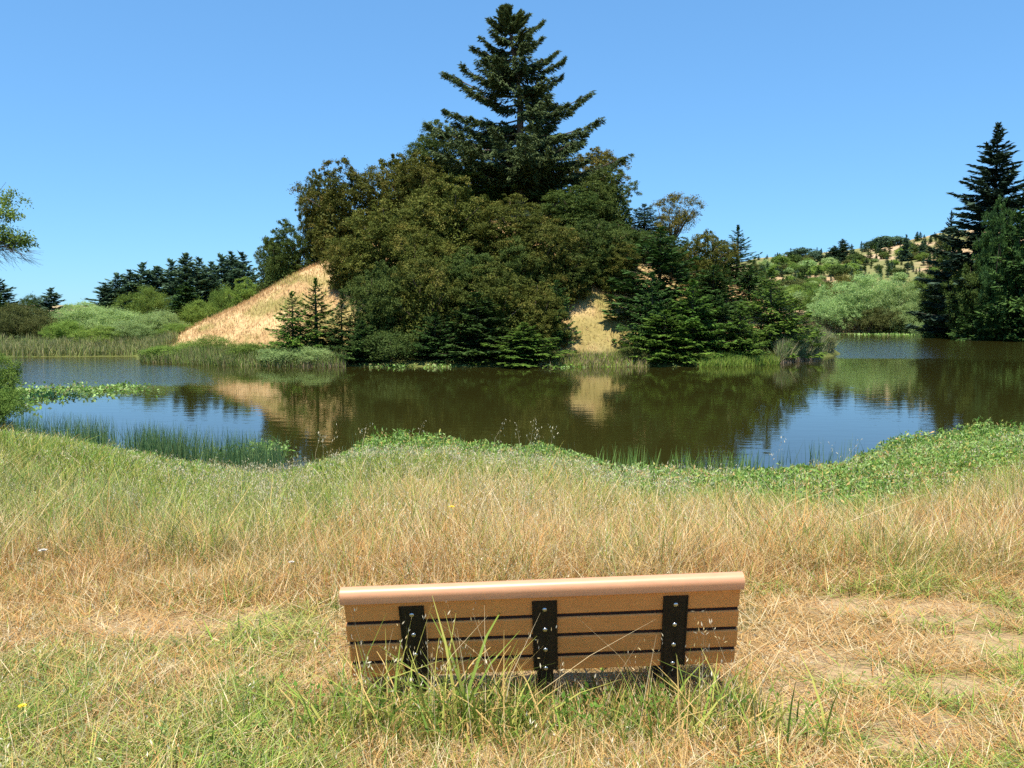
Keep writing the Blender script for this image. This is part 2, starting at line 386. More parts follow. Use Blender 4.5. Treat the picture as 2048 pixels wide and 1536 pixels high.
def broadleaf(seed, H, W, nl=26, sub=26, nleaf=34, leaf=0.2, asp=0.5, base=0.12, shape=1.0, lobe=(0.15, 0.26), spread=0.16, limbs=7, trunk_r=0.25, sparse=1.0, droop=0.25, core=0):
    """crown of lobes -> tufts -> leaves. origin at foot."""
    r = np.random.default_rng(seed)
    Cs, Os, Ts = [], [], []
    cz0 = H * base; ch = H - cz0
    lobes = []
    tries = 0
    while len(lobes) < nl and tries < 4000:
        tries += 1
        t = r.random() ** 0.8
        prof = math.sqrt(max(0.0, 1 - (2 * max(t, 0.5) - 1) ** 2)) if t > 0.5 else (0.72 + 0.28 * (t / 0.5)) 
        rad_ = W / 2 * prof * shape
        R0 = W * r.uniform(*lobe)
        rr = max(0.0, rad_ - R0 * (0.75 if r.random() < 0.65 else 0.15)) * (0.25 + 0.75 * math.sqrt(r.random()))
        a = r.uniform(0, 2 * math.pi)
        z = cz0 + R0 * 0.55 + t * max(0.1, ch - R0 * 1.35)
        c = np.array([rr * math.cos(a), rr * math.sin(a), z])
        if all(np.linalg.norm(c - l[0]) > 0.55 * (R0 + l[1]) * 0.8 for l in lobes) or tries > 2500:
            lobes.append((c, R0))
    for c, R0 in lobes:
        k = max(6, int(sub * (R0 / (W * 0.2)) ** 2))
        d = unit(r.normal(size=(k, 3)) + np.array([0, 0, 0.55]))
        tuft = c + d * R0 * (0.70 + 0.38 * r.random((k, 1))) * np.array([1, 1, 0.66])
        tt = np.clip(r.normal(0.45, 0.22, size=k) + r.normal(0, 0.1), 0, 1)
        m = int(nleaf * sparse)
        P = tuft[:, None, :] + r.normal(size=(k, m, 3)) * (R0 * spread * np.array([1, 1, 0.75])) * (0.6 + 0.8 * r.random((k, 1, 1)))
        O = unit((P - c) * 1.0)
        Cs.append(P.reshape(-1, 3)); Os.append(O.reshape(-1, 3))
        Ts.append(np.clip(tt[:, None] + r.normal(0, 0.16, size=(k, m)), 0, 1).ravel())
    lfs = [np.full(sum(len(c) for c in Cs), leaf)]
    if core:
        q = r.normal(size=(core, 3)); q = unit(q) * (r.random((core, 1)) ** 0.4); q[:, 2] = np.abs(q[:, 2]) * 1.0
        P = q * np.array([W * 0.36, W * 0.36, ch * 0.74]) + np.array([0, 0, cz0])
        Cs.append(P); Os.append(unit(q)); Ts.append(np.clip(r.normal(0.3, 0.15, core), 0, 1)); lfs.append(np.full(core, leaf * 1.9))
    C = np.concatenate(Cs); O = np.concatenate(Os); T = np.concatenate(Ts); lf = np.concatenate(lfs)[:, None]
    ok = C[:, 2] > 0.05; C, O, T, lf = C[ok], O[ok], T[ok], lf[ok]
    V, Q = leaf_cloud(r, C, O, lf, asp, droop)
    crown = mesh_np("crown", V, Q, {"tint": ('FLOAT', np.repeat(T, 4))}, [M_bay])
    b = MB()
    fork = H * max(base, 0.18) * 1.1
    b.tube([(0, 0, -0.6), (0.05, 0, 0.2), (0.02 * W, 0.01 * W, fork * 0.6), (0, 0, fork)], [trunk_r * 1.35, trunk_r, trunk_r * 0.85, trunk_r * 0.75], 8)
    order = sorted(range(len(lobes)), key=lambda i: r.random())[:limbs + 4]
    for i in order:
        c, R0 = lobes[i]
        s0 = np.array([0, 0, fork * 0.8]); mid = s0 * 0.45 + c * 0.55 + np.array([0, 0, 0.06 * H]) + r.normal(size=3) * 0.04 * W
        b.tube([s0, s0 * 0.75 + mid * 0.25 + r.normal(size=3) * 0.02 * W, mid, c], [trunk_r * 0.6, trunk_r * 0.45, trunk_r * 0.3, trunk_r * 0.08], 6)
    return crown, b.mesh("trunk", M_bark, True)

ASP = [0.30]
def sprays(r, P0, D0, Ln, wid, n, hang, size, Cs, Ax, Bx, T):
    """foliage along one bough: P0 points along it (k,3), D0 its direction per point"""
    k = len(P0)
    ti = r.random(n) ** 0.9
    ii = ti * (k - 1); i0 = np.minimum(ii.astype(int), k - 2); f = (ii - i0)[:, None]
    P = P0[i0] * (1 - f) + P0[i0 + 1] * f; D = unit(D0[i0])
    up = np.array([0, 0, 1.0]); side = unit(np.cross(D, up))
    sg = np.where(r.random(n) < 0.5, -1, 1)[:, None]
    w_ = (wid * (1.05 - 0.85 * ti) * r.random(n))[:, None]
    off = side * sg * w_ + D * w_ * 0.6 + up * (r.normal(size=(n, 1)) * 0.07 * wid - hang * w_ * 0.5 - hang * 0.25 * r.random((n, 1)) * wid)
    ax = unit(side * sg * 0.8 + D * (0.9 + 0.5 * r.random((n, 1))) + r.normal(size=(n, 3)) * 0.28 - up * hang * (0.3 + 0.9 * r.random((n, 1))))
    nn = unit(up + r.normal(size=(n, 3)) * 0.45)
    bx = unit(np.cross(nn, ax))
    s = size * (0.6 + 0.8 * r.random((n, 1)))
    Cs.append(P + off); Ax.append(ax * s * 0.5); Bx.append(bx * s * 0.5 * ASP[0])
    T.append(np.clip(0.2 + 0.5 * ti + r.normal(0, 0.12) + r.normal(0, 0.17, n), 0, 1))

def conifer(seed, H, W, step=0.42, per=5, nsp=42, size=0.5, z0=0.04, hang=0.35, up=0.35, power=0.9, trunk_r=0.16, irr=0.25, widf=0.28, lean=0.0):
    r = np.random.default_rng(seed)
    Cs, Ax, Bx, T = [], [], [], []
    b = MB()
    b.tube([(0, 0, -0.6), (0, 0, H * 0.3), (lean * H * 0.02, 0, H * 0.7), (0, 0, H * 0.995)], [trunk_r * 1.1, trunk_r * 0.8, trunk_r * 0.4, 0.012], 8)
    z = H * z0
    while z < H * 0.985:
        t = z / H
        L0 = W / 2 * (1 - t) ** power * (0.75 + 0.25 * min(1, t / 0.12)) + 0.05 * W * (1 - t)
        n = per if t < 0.85 else 4
        a0 = r.uniform(0, 7)
        for j in range(n):
            L = L0 * r.uniform(1 - irr, 1 + irr * 0.7)
            if r.random() < irr * 0.25: continue
            a = a0 + 2 * math.pi * j / n + r.normal(0, 0.25)
            el = up * (t * 1.5 - 0.25) + r.normal(0, 0.10)
            if t > 0.9: el += 0.45
            d = np.array([math.cos(a) * math.cos(el), math.sin(a) * math.cos(el), math.sin(el)])
            s = np.linspace(0, 1, 7)[:, None]
            zz = z + r.normal(0, step * 0.25)
            P = np.array([0, 0, zz]) + d * L * s + np.array([0, 0, 1]) * L * (-0.22 * s + 0.30 * s ** 2.4) * (1 - t * 0.5)
            D = np.gradient(P, axis=0)
            m = max(12, int(nsp * (L / (W / 2)) ** 1.15))
            sprays(r, P, D, L, max(0.12, widf * L), m, hang, size * (0.6 + 0.4 * L / (W / 2)), Cs, Ax, Bx, T)
            if L > 0.5: b.tube([tuple(P[0]), tuple(P[3]), tuple(P[6])], [trunk_r * 0.22 * (1.1 - t), trunk_r * 0.14 * (1.1 - t), 0.008], 4, False)
        z += step * r.uniform(0.75, 1.25) * (1.0 if t < 0.8 else 0.65)
    # leader
    m = 40; P = np.array([[0, 0, H * 0.9], [0, 0, H * 0.95], [0, 0, H * 0.985], [0, 0, H * 1.0]]); D = np.gradient(P, axis=0)
    sprays(r, P, D + r.normal(size=(4, 3)) * 0.02, 1, 0.02 * H, m, 0.0, size * 0.5, Cs, Ax, Bx, T)
    C = np.concatenate(Cs); V, Q = quads_from(C, np.concatenate(Ax), np.concatenate(Bx))
    ok = np.repeat(C[:, 2] > 0.02, 1)
    Q = Q[ok]
    crown = mesh_np("crown", V, Q, {"tint": ('FLOAT', np.repeat(np.concatenate(T), 4))}, [M_fir])
    return crown, b.mesh("trunk", M_bark, True)

def place(name, proto, nomH, nomW, px, top, wpx, D, label, cat, group=None, mat=None, rot=None, depthscale=None, sink=0.0, zbase=None):
    """a tree standing on the terrain at distance D so that its top and width read as given"""
    crown, trunk = proto
    x = xat(px, D); zb = (float(height(x, D)) if zbase is None else zbase) - sink
    Hh = zat(top, D) - zb; Ww = wpx / F * D
    e = bpy.data.objects.new(name, None); COL.objects.link(e); e.empty_display_size = 0.3
    e.location = (x, D, zb); e.rotation_euler = (0, 0, random.uniform(0, 6.28) if rot is None else rot)
    sw = Ww / nomW
    e.scale = (sw, sw, Hh / nomH)
    e['label'] = label; e['category'] = cat
    if group: e['group'] = group
    c = link("crown", crown, e); t = link("trunk", trunk, e)
    if mat:
        c.material_slots[0].link = 'OBJECT'; c.material_slots[0].material = mat
    return e
random.seed(5)

# prototypes (nominal height, width)
OAK = [(broadleaf(11, 10, 10, 40, 24, 90, 0.18, 0.55, 0.0, lobe=(0.10, 0.19), spread=0.13, core=9000), 10, 10), (broadleaf(12, 10, 10, 46, 24, 85, 0.18, 0.55, 0.0, lobe=(0.09, 0.18), spread=0.13, core=9000), 10, 10),
       (broadleaf(13, 12, 9, 48, 24, 85, 0.18, 0.5, 0.0, lobe=(0.10, 0.20), spread=0.13, core=9000), 12, 9)]
OPEN = [(broadleaf(21, 10, 9, 26, 20, 60, 0.2, 0.5, 0.25, lobe=(0.10, 0.17), spread=0.2, trunk_r=0.22, limbs=16), 10, 9)]
WIL = [(broadleaf(31, 7, 9, 52, 26, 60, 0.22, 0.30, 0.0, lobe=(0.09, 0.19), spread=0.2, trunk_r=0.16, droop=0.0, limbs=16), 7, 9),
       (broadleaf(32, 6, 9, 48, 26, 60, 0.22, 0.30, 0.0, lobe=(0.09, 0.20), spread=0.2, trunk_r=0.14, droop=0.0, limbs=16), 6, 9)]
SHR = [(broadleaf(41, 3, 4, 16, 24, 30, 0.13, 0.45, 0.0, lobe=(0.16, 0.28), spread=0.25, trunk_r=0.05), 3, 4),
       (broadleaf(42, 3, 4, 18, 22, 28, 0.12, 0.40, 0.0, lobe=(0.14, 0.26), spread=0.3, trunk_r=0.05), 3, 4)]
FAR_B = [(broadleaf(51, 5, 6, 16, 18, 14, 0.42, 0.6, 0.0, lobe=(0.18, 0.3), spread=0.25, trunk_r=0.12, limbs=3), 5, 6),
         (broadleaf(52, 5, 6, 18, 16, 14, 0.40, 0.6, 0.0, lobe=(0.16, 0.28), spread=0.25, trunk_r=0.12, limbs=3), 5, 6)]
FIR = [(conifer(61, 9, 6.0, step=0.36, per=7, nsp=95, size=0.48, power=0.62, irr=0.32, hang=0.45, widf=0.34), 9, 6.0),
       (conifer(62, 9, 6.4, step=0.40, per=6, nsp=100, size=0.48, irr=0.42, hang=0.6, power=0.7, widf=0.34), 9, 6.4),
       (conifer(63, 8, 4.2, step=0.36, per=6, nsp=60, size=0.40, irr=0.35, up=0.7, power=0.75, widf=0.34), 8, 4.2)]
SPR = [(conifer(71, 30, 14, step=0.75, per=7, nsp=260, size=1.0, z0=0.04, hang=0.55, up=0.30, power=0.72, trunk_r=0.4, irr=0.34, widf=0.22), 30, 14)]
FARC = [(conifer(81, 14, 8, step=0.6, per=7, nsp=90, size=1.15, irr=0.45, power=0.62, z0=0.0, widf=0.36), 14, 8), (conifer(82, 14, 8.4, step=0.62, per=7, nsp=85, size=1.15, irr=0.55, power=0.52, z0=0.0, widf=0.36), 14, 8.4)]
TINY = [(conifer(91, 6, 3.4, step=0.5, per=6, nsp=26, size=0.9, irr=0.4, z0=0.0, power=0.65, widf=0.36), 6, 3.4), (conifer(92, 6, 4.0, step=0.5, per=6, nsp=24, size=0.95, irr=0.5, z0=0.0, power=0.6, widf=0.36), 6, 4.0)]

# ------------------------------------------------------------------ the big fir on the mound
def big_fir():
    ASP[0] = 0.24
    r = np.random.default_rng(101)
    D = 86.0; bx = xat(1040, D); zb = float(height(bx, D))
    zt = zat(8, D); org = np.array([bx, D, zb])
    def T(zw):
        t = (zw - zb) / (zt - zb)
        return np.array([bx + (xat(1012, D) - bx) * max(0, t - 0.55) / 0.45, D, zw])
    b = MB(); zs = np.linspace(zb - 0.8, zt - 0.1, 12)
    b.tube([tuple(T(z) - org) for z in zs], list(np.linspace(0.62, 0.03, 12)), 10)
    Cs, Ax, Bx, Tn = [], [], [], []
    def bough(p0, p1, sag=0.12, dens=1.0, wid=None, size=0.50, hang=1.0):
        L = np.linalg.norm(p1 - p0); s = np.linspace(0, 1, 9)[:, None]
        P = p0 + (p1 - p0) * s + np.array([0, 0, -1]) * L * sag * (4 * s * (1 - s)) + r.normal(size=(9, 3)) * 0.015 * L
        Dv = np.gradient(P, axis=0)
        wd = wid or (0.13 * L + 0.5)
        sprays(r, P[1:], Dv[1:], L, wd, int(74 * L * dens), hang, size, Cs, Ax, Bx, Tn)
        b.tube([tuple(p - org) for p in P[::2]], list(np.linspace(0.035 + 0.012 * L, 0.012, 5)), 5, False)
        # side shoots
        for i in range(int(2.6 * L)):
            k = r.integers(2, 8); sgn = r.choice([-1, 1]); dv = unit(Dv[k]); sd_ = np.cross(dv, [0, 0, 1.0])
            l2 = L * r.uniform(0.14, 0.36) * (1.15 - k / 9)
            q1 = P[k] + (dv * 0.75 + sd_ * sgn * 0.8 + np.array([0, 0, r.uniform(-0.25, 0.2)])) * l2
            ss = np.linspace(0, 1, 4)[:, None]; PP = P[k] + (q1 - P[k]) * ss
            sprays(r, PP, np.gradient(PP, axis=0), l2, 0.35, int(36 * l2) + 12, hang, size * 0.85, Cs, Ax, Bx, Tn)
    tips = [(975, 35, 60), (958, 72, 105), (942, 93, 120), (918, 130, 165), (888, 140, 190), (930, 175, 210), (885, 213, 250), (850, 243, 285), (868, 262, 300), (905, 240, 270), (860, 300, 320),
            (1060, 25, 50), (1088, 38, 72), (1062, 75, 100), (1118, 100, 132), (1131, 113, 150), (1128, 148, 185), (1095, 170, 195), (1190, 178, 240), (1140, 205, 235), (1207, 232, 272), (1150, 262, 280), (1170, 278, 305), (1265, 306, 355), (1180, 312, 325), (900, 330, 340), (940, 345, 350)]
    for tx, ty, ay in tips:
        dd = r.uniform(-0.55, 0.55)
        p0 = T(zat(ay, D)); p1 = at(tx, ty, D); L = abs(p1[0] - p0[0]); p1 = p1 + np.array([0, dd * L, 0]); p1[0] *= p1[1] / D; p1[2] = CAM_Z + (p1[2] - CAM_Z) * p1[1] / D
        bough(p0, p1, 0.10, 1.25)
    # boughs all round
    prof_y = [8, 40, 100, 140, 200, 240, 300, 360]; prof_w = [9, 42, 96, 122, 124, 160, 185, 200]
    for i in range(140):
        ay = 14 + 350 * (i / 140.0) ** 0.93
        a = r.uniform(0, 2 * math.pi); L = np.interp(ay, prof_y, prof_w) / F * D * r.uniform(0.40, 1.0)
        if abs(math.cos(a)) > 0.75: L *= 0.75
        if 175 < ay < 275 and r.random() < 0.55: continue
        p0 = T(zat(min(ay + 10, 380), D)); el = r.uniform(-0.05, 0.38) + 0.35 * (ay < 60)
        p1 = p0 + L * np.array([math.cos(a) * math.cos(el), math.sin(a) * math.cos(el), math.sin(el)])
        bough(p0, p1, 0.10, 0.95)
    for i in range(40):
        ay = 10 + 60 * r.random(); a = r.uniform(0, 6.28); L = np.interp(ay, prof_y, prof_w) / F * D * 0.8
        p0 = T(zat(ay + 8, D)); p1 = p0 + L * np.array([math.cos(a) * 0.75, math.sin(a) * 0.75, 0.65]); bough(p0, p1, 0.02, 1.3, 0.3, 0.5, 0.3)
    C = np.concatenate(Cs) - org; V, Q = quads_from(C, np.concatenate(Ax), np.concatenate(Bx))
    crown = mesh_np("crown", V, Q, {"tint": ('FLOAT', np.repeat(np.concatenate(Tn), 4))}, [M_firb])
    e = bpy.data.objects.new("fir_tree", None); COL.objects.link(e); e.location = org
    e['label'] = "tall old fir with ragged upswept boughs towering over the wooded mound"; e['category'] = "fir tree"
    link("crown", crown, e); link("trunk", b.mesh("trunk", M_bark, True), e)
big_fir()

# ------------------------------------------------------------------ trees of the mound
G_M = "broadleaf trees crowding the mound"
for i, (px, top, wp, D, mat, k, lab) in enumerate([
    (690, 312, 178, 88, M_bay, 0, "rounded brownish oak at the upper edge of the bare grass slope"),
    (795, 305, 175, 90, M_bay, 1, "broad brown-green oak on the skyline right of the rounded edge oak"),
    (885, 238, 165, 93, M_bayg, 2, "green oak whose crown touches the left boughs of the tall fir"),
    (768, 395, 185, 73, M_bay, 2, "large olive bay tree standing just right of the bare slope"),
    (760, 520, 150, 67, M_bayg, 1, "grey-green bay tree low on the mound above the dark bank shade"),
    (905, 345, 205, 76, M_bay, 0, "wide rust-tinged bay tree below the left side of the tall fir"),
    (1020, 385, 190, 74, M_bay, 2, "rust-tinged bay tree straight below the trunk of the tall fir"),
    (1095, 440, 175, 71, M_bay, 1, "olive bay tree midway down the mound above the sunny gap"),
    (1215, 332, 130, 84, M_bayg, 0, "dark green oak forming the upper right shoulder of the mound"),
    (1185, 293, 140, 94, M_bayy, 1, "golden green oak peeping out behind the right boughs of the fir"),
    (1060, 330, 230, 89, M_bayg, 0, "dark shaded oak directly under the lowest boughs of the tall fir"),
    (855, 500, 170, 66.5, M_bay, 1, "bay tree with pale dangling sprays near the middle of the shore wood"),
    (985, 520, 190, 66, M_bay, 0, "low spreading bay tree behind the small firs of the shore"),
    (1075, 560, 125, 66, M_bay, 2, "brown-tipped bay tree at the left edge of the sunny gap"),
    (1235, 440, 110, 77, M_bayg, 2, "narrow dark oak between the mound shoulder and the layered fir"),
    (930, 420, 180, 82, M_bayg, 1, "half hidden green oak in the middle of the mound wood"),
    (1140, 370, 160, 80, M_bayg, 2, "shaded green oak under the right hand boughs of the tall fir"),
    (1415, 458, 115, 75, M_bay, 1, "brown-green bay tree between the layered fir and the pale topped fir"),
    (1232, 475, 115, 73, M_bay, 2, "brown-green bay tree drooping over the top of the sunny gap"),
    (1180, 428, 140, 74, M_bayg, 1, "deep green oak left of the narrow dark oak, above the sunny gap"),
    (640, 335, 90, 91, M_bay, 2, "slim brownish oak at the left end of the mound's skyline"),
    (840, 300, 150, 86, M_bay, 0, "brown-green oak between the skyline oaks and the tall fir"),
    (960, 330, 170, 87, M_bayg, 2, "dark oak against the trunk of the tall fir on its left"),
    (1130, 480, 150, 72, M_bayg, 0, "deep green oak behind the olive bay tree above the sunny gap"),
    (700, 470, 110, 76, M_bay, 1, "olive bay tree against the top of the bare slope"),
    (1290, 460, 120, 79, M_bayg, 1, "shaded oak behind the big layered fir"),
    (832, 440, 150, 71, M_bay, 1, "olive bay tree filling the wood between the two front bay trees on the left"),
    (935, 490, 150, 69, M_bayg, 2, "dark green oak in the heart of the shore wood above the layered fir fronds"),
    (1030, 470, 150, 70, M_bayg, 0, "dark green oak in the shore wood below the tall fir's trunk"),
    (850, 395, 150, 80, M_bay, 2, "brownish bay tree half hidden behind the wide rust-tinged one"),
    (1345, 470, 120, 78, M_bayg, 0, "green oak behind the layered fir and below the open crowned oak"),
    ]):
    p, h, wn = OAK[k]
    place("oak_tree" if "oak" in lab else "bay_tree", p, h, wn, px, top, wp, D, lab, "tree", G_M, mat, sink=0.3)
p, h, wn = OPEN[0]
place("oak_tree", p, h, wn, 1343, 383, 118, 82, "open crowned olive oak with sky showing through its limbs, right of the mound", "tree", G_M, M_bayy)
for (px, top, wp, D, mat, k, lab) in [
    (572, 436, 112, 90, M_bayg, 0, "dark rounded bush tree on the skyline of the bare slope"),
    (545, 480, 70, 93, M_bayg, 1, "small dark bush low on the skyline of the bare slope"),
    (490, 552, 78, 100, M_grn, 0, "bright green bush where the bare slope meets the far trees"),
    ]:
    p, h, wn = OAK[k] if k == 0 else OAK[1]
    place("bush", p, h, wn, px, top, wp, D, lab, "bush", None, mat, sink=0.4)
G_F = "firs along the shore of the mound"
for i, (px, top, wp, D, k, mat, lab) in enumerate([
    (585, 583, 112, 64.5, 1, M_firy, "young fir left of its neighbour on the bare slope shore"),
    (632, 558, 118, 66, 2, M_firy, "taller thin topped young fir on the bare slope shore"),
    (683, 600, 112, 65, 1, M_fir, "dark young fir tucked against the bay trees on the slope"),
    (725, 640, 90, 63, 0, M_fir, "shaded fir at the foot of the olive bay tree"),
    (955, 585, 165, 64, 0, M_fir, "dark fir with layered fronds in the middle of the shore wood"),
    (1048, 645, 165, 62, 1, M_firy, "low bright fir overhanging the water below the fir wood"),
    (870, 625, 120, 63.5, 1, M_fir, "shaded fir at the waterline of the shore wood"),
    (1112, 560, 78, 67, 0, M_fir, "fir leaning over the sunny gap from its left"),
    (1318, 455, 190, 70, 0, M_fir, "big layered fir right of the sunny gap"),
    (1304, 545, 120, 66, 1, M_fir, "fir with low boughs sweeping over the sunny gap"),
    (1385, 560, 165, 65.5, 1, M_firy, "bright boughed fir at the waterline right of the layered fir"),
    (1330, 620, 150, 63.5, 0, M_firy, "low sunlit fir in front of the layered fir"),
    (1438, 590, 120, 67, 0, M_fir, "fir between the bright boughed one and the point"),
    (1286, 408, 85, 84, 0, M_spr, "dark fir top left of the open crowned oak"),
    (1472, 452, 100, 88, 2, M_fir, "pale topped fir rising above the right side of the point"),
    (1440, 480, 90, 86, 0, M_fir, "blunt fir just left of the pale topped one"),
    (1540, 538, 150, 69, 1, M_firy, "wide fir at the tip of the point"),
    (1590, 600, 95, 73, 0, M_firy, "small fir on the water side of the wide fir at the point"),
    (1480, 610, 110, 65, 1, M_firy, "bright low fir between the wide fir of the point and the sedge"),
    (1425, 530, 120, 72, 0, M_fir, "mid green fir below the brown-green bay tree by the pale topped fir"),
    (1560, 585, 110, 71, 1, M_fir, "fir crowded behind the small fir at the tip of the point"),
    (1497, 530, 105, 76, 0, M_fir, "dark fir behind the wide fir of the point"),
    ]):
    p, h, wn = FIR[k]
    place("fir_tree", p, h, wn, px, top, wp * 1.15, D, lab, "fir tree", G_F, mat, sink=0.15)

# ------------------------------------------------------------------ left background
G_L = "dark conifers in the wood beyond the left bay"
left_con = [(213, 566, 50), (238, 548, 56), (264, 540, 56), (290, 527, 54), (318, 533, 60), (346, 521, 56), (376, 507, 60), (402, 519, 56), (426, 524, 52), (446, 511, 54), (467, 504, 56), (488, 507, 54), (508, 545, 50)]
left_lab = ["lowest conifer at the left end of the dark wood", "second conifer from the left end of the dark wood", "conifer third along the dark wood above the green tree", "pointed conifer left of a dip in the dark wood",
            "conifer standing in the dip of the dark wood", "conifer just left of the dark wood's middle peak", "conifer at the middle peak of the dark wood", "conifer just right of the dark wood's middle peak",
            "shorter conifer between the two peaks of the dark wood", "conifer on the left of the dark wood's right peak", "highest conifer of the dark wood's right peak", "conifer on the right of the dark wood's right peak", "last short conifer of the dark wood beside the bare slope"]
for i, ((px, top, wp), lab) in enumerate(zip(left_con, left_lab)):
    p, h, wn = FARC[i % 2]
    place("conifer", p, h, wn, px, top, wp * 1.75, 150 + (i * 37 % 17) - 6, lab, "conifer", G_L, M_spr)
for (px, top, wp, D, mat, k, lab) in [
    (375, 566, 98, 105, M_fir, 0, "broad dark conifer in front of the dark wood"),
    (105, 577, 78, 118, M_spr, 1, "lone spiky conifer above the left bushes"),
    (2, 560, 95, 112, M_spr, 1, "dark conifer cut by the left edge of the view"),
    (1, 590, 60, 105, M_fir, 0, "small dark conifer below another at the left edge of the view")]:
    p, h, wn = FARC[k]; place("conifer", p, h, wn, px, top, wp, D, lab, "conifer", None, mat)
G_W = "willows and bushes around the left bay"
for (px, top, wp, D, mat, P, lab) in [
    (168, 602, 125, 90, M_wil, WIL[0], "pale willow right of the lone spiky conifer"),
    (228, 612, 125, 88, M_wil, WIL[1], "pale willow at the middle of the left bay"),
    (290, 570, 100, 100, M_grn, WIL[0], "tall bright green tree in front of the dark wood"),
    (318, 618, 110, 88, M_wil, WIL[1], "pale willow beside the foot of the broad dark conifer"),
    (262, 640, 120, 84, M_wil, WIL[0], "low willow fronting the reeds of the left bay"),
    (130, 638, 90, 85, M_grn, WIL[1], "low green bush fronting the reeds below the lone conifer"),
    (400, 598, 90, 102, M_grn, WIL[0], "green bush behind the foot of the bare slope"),
    (66, 588, 70, 125, M_bayg, WIL[0], "dark rounded tree left of the lone spiky conifer"),
    (38, 604, 110, 90, M_brn, WIL[0], "brownish bush under the left edge conifer"),
    (82, 628, 80, 86, M_brn, WIL[1], "brownish bush under the lone spiky conifer"),
    (-12, 615, 110, 84, M_brn, WIL[1], "brownish bush cut by the left edge of the view"),
    (355, 645, 80, 84, M_grn, WIL[1], "low green bush at the bottom of the broad dark conifer"),
    (200, 650, 100, 82, M_grn, WIL[0], "low green bush between the willows of the left bay"),
    (452, 566, 70, 108, M_grn, WIL[1], "green bush below the right peak of the dark wood"),
    ]:
    p, h, wn = P; place("willow_bush", p, h, wn, px, top, wp, D, lab, "bush", G_W, mat, sink=0.2)

# ------------------------------------------------------------------ right background
G_RW = "willows along the far right shore"
for (px, top, wp, D, mat, P, lab) in [
    (1722, 545, 165, 172, M_wil, WIL[0], "large pale willow at the head of the right arm"),
    (1664, 592, 105, 170, M_wil, WIL[1], "low pale willow beside the point of firs"),
    (1795, 560, 110, 166, M_wil, WIL[0], "yellowish willow right of the large pale willow"),
    (1818, 604, 85, 162, M_wil, WIL[1], "small pale willow at the dark grove's edge"),
    (1760, 612, 95, 164, M_brn, WIL[1], "brownish willow leaning behind the far reeds"),
    (1868, 634, 75, 150, M_wil, SHR[0], "pale shrub at the water's edge under the dark grove"),
    (1690, 545, 85, 190, M_bayy, WIL[1], "yellow-green bush behind the large pale willow"),
    (1640, 560, 70, 195, M_grn, WIL[0], "green bush above the tan cut bank"),
    (1850, 540, 90, 178, M_grn, WIL[1], "green bush at the left foot of the dark grove"),
    (1905, 650, 50, 140, M_fir, SHR[1], "small dark shrub at the water's edge under the dark grove"),
    ]:
    p, h, wn = P; place("willow_bush", p, h, wn, px, top, wp, D, lab, "bush", G_RW, mat, sink=0.2)
G_RG = "trees of the dark grove on the right"
for (px, top, wp, D, mat, P, lab) in [
    (1977, 247, 255, 132, M_sprd, SPR[0], "tall spire shaped spruce on the right"),
    (2062, 318, 200, 126, M_sprd, SPR[0], "second spruce cut by the right edge of the view"),
    (1893, 422, 80, 165, M_sprd, SPR[0], "slim spruce left of the tall spire"),
    (2030, 420, 190, 121, M_fir, FIR[1], "dark fir low in the right grove"),
    (1992, 388, 95, 122, M_fir, OAK[2], "olive topped tree in front of the tall spire"),
    (1895, 478, 120, 140, M_bayg, OAK[0], "dark round tree at the left end of the right grove"),
    (1955, 505, 130, 127, M_bayg, OAK[1], "shaded tree below the tall spire by the water"),
    (2045, 520, 150, 121, M_fir, FIR[0], "dark fir at the right edge by the water"),
    (1890, 545, 95, 140, M_bayg, OAK[1], "low dark tree at the left end of the right grove by the water"),
    (1990, 560, 130, 123, M_fir, FIR[0], "dark fir with sunlit lower boughs by the right water"),
    (2130, 400, 200, 120, M_fir, FIR[1], "dark fir mostly outside the right edge of the view"),
    ]:
    p, h, wn = P; place("spruce_tree" if "spruce" in lab else ("fir_tree" if "fir" in lab else "broadleaf_tree"), p, h, wn, px, top, wp, D, lab, "tree", G_RG, mat, sink=0.2)
# far hillside
for (px, top, wp, D, mat, P, lab) in [
    (1680, 478, 44, 318, M_spr, FARC[0], "dark conifer topping the clump on the far hillside"),
    (1664, 492, 46, 318, M_spr, FARC[1], "dark conifer left in the clump on the far hillside"),
    (1626, 500, 28, 322, M_spr, FAR_B[0], "round dark tree left of the conifer clump on the far hillside"),
    (1755, 474, 17, 330, M_spr, FARC[0], "narrow dark conifer on the far skyline"),
    (1806, 470, 26, 300, M_spr, FARC[1], "dark conifer before the bare tan hilltop"),
    (1838, 481, 20, 300, M_spr, FARC[0], "small dark conifer before the bare tan hilltop, right of a larger one")]:
    p, h, wn = P; place("conifer" if "conifer" in lab else "broadleaf_tree", p, h, wn, px, top, wp, D, lab, "tree", None, mat)
for i, (px, top, wp) in enumerate([(1765, 482, 50), (1788, 476, 40), (1742, 492, 34), (1600, 502, 40), (1580, 504, 26)]):
    p, h, wn = FAR_B[i % 2]; zz_ = float(height(xat(px, 345), 345)); top = proj(0, 345, zz_)[1] - wp * 0.42; place("ridge_bush", p, h, wn, px, top, wp, 345, "dark rounded bush on the crest of the far hillside", "bush", "bushes on the far crest", M_spr)
r_ = random.Random(3)
for i in range(250):
    px = r_.uniform(1505, 1880); D = r_.uniform(262, 345)
    x = xat(px, D); zb = float(height(x, D)); py = proj(x, D, zb)[1]
    if float(fbm(x * 0.045, D * 0.045, 66)) < 0.42 and r_.random() < 0.55: continue
    hpx = r_.uniform(9, 20)
    p, h, wn = TINY[i % 2]; place("young_conifer", p, h, wn, px, py - hpx, hpx * r_.uniform(0.5, 0.8), D, "tiny young conifer dotted on the far tan hillside", "conifer", "young conifers on the far hillside", M_fir if i % 3 else M_spr)
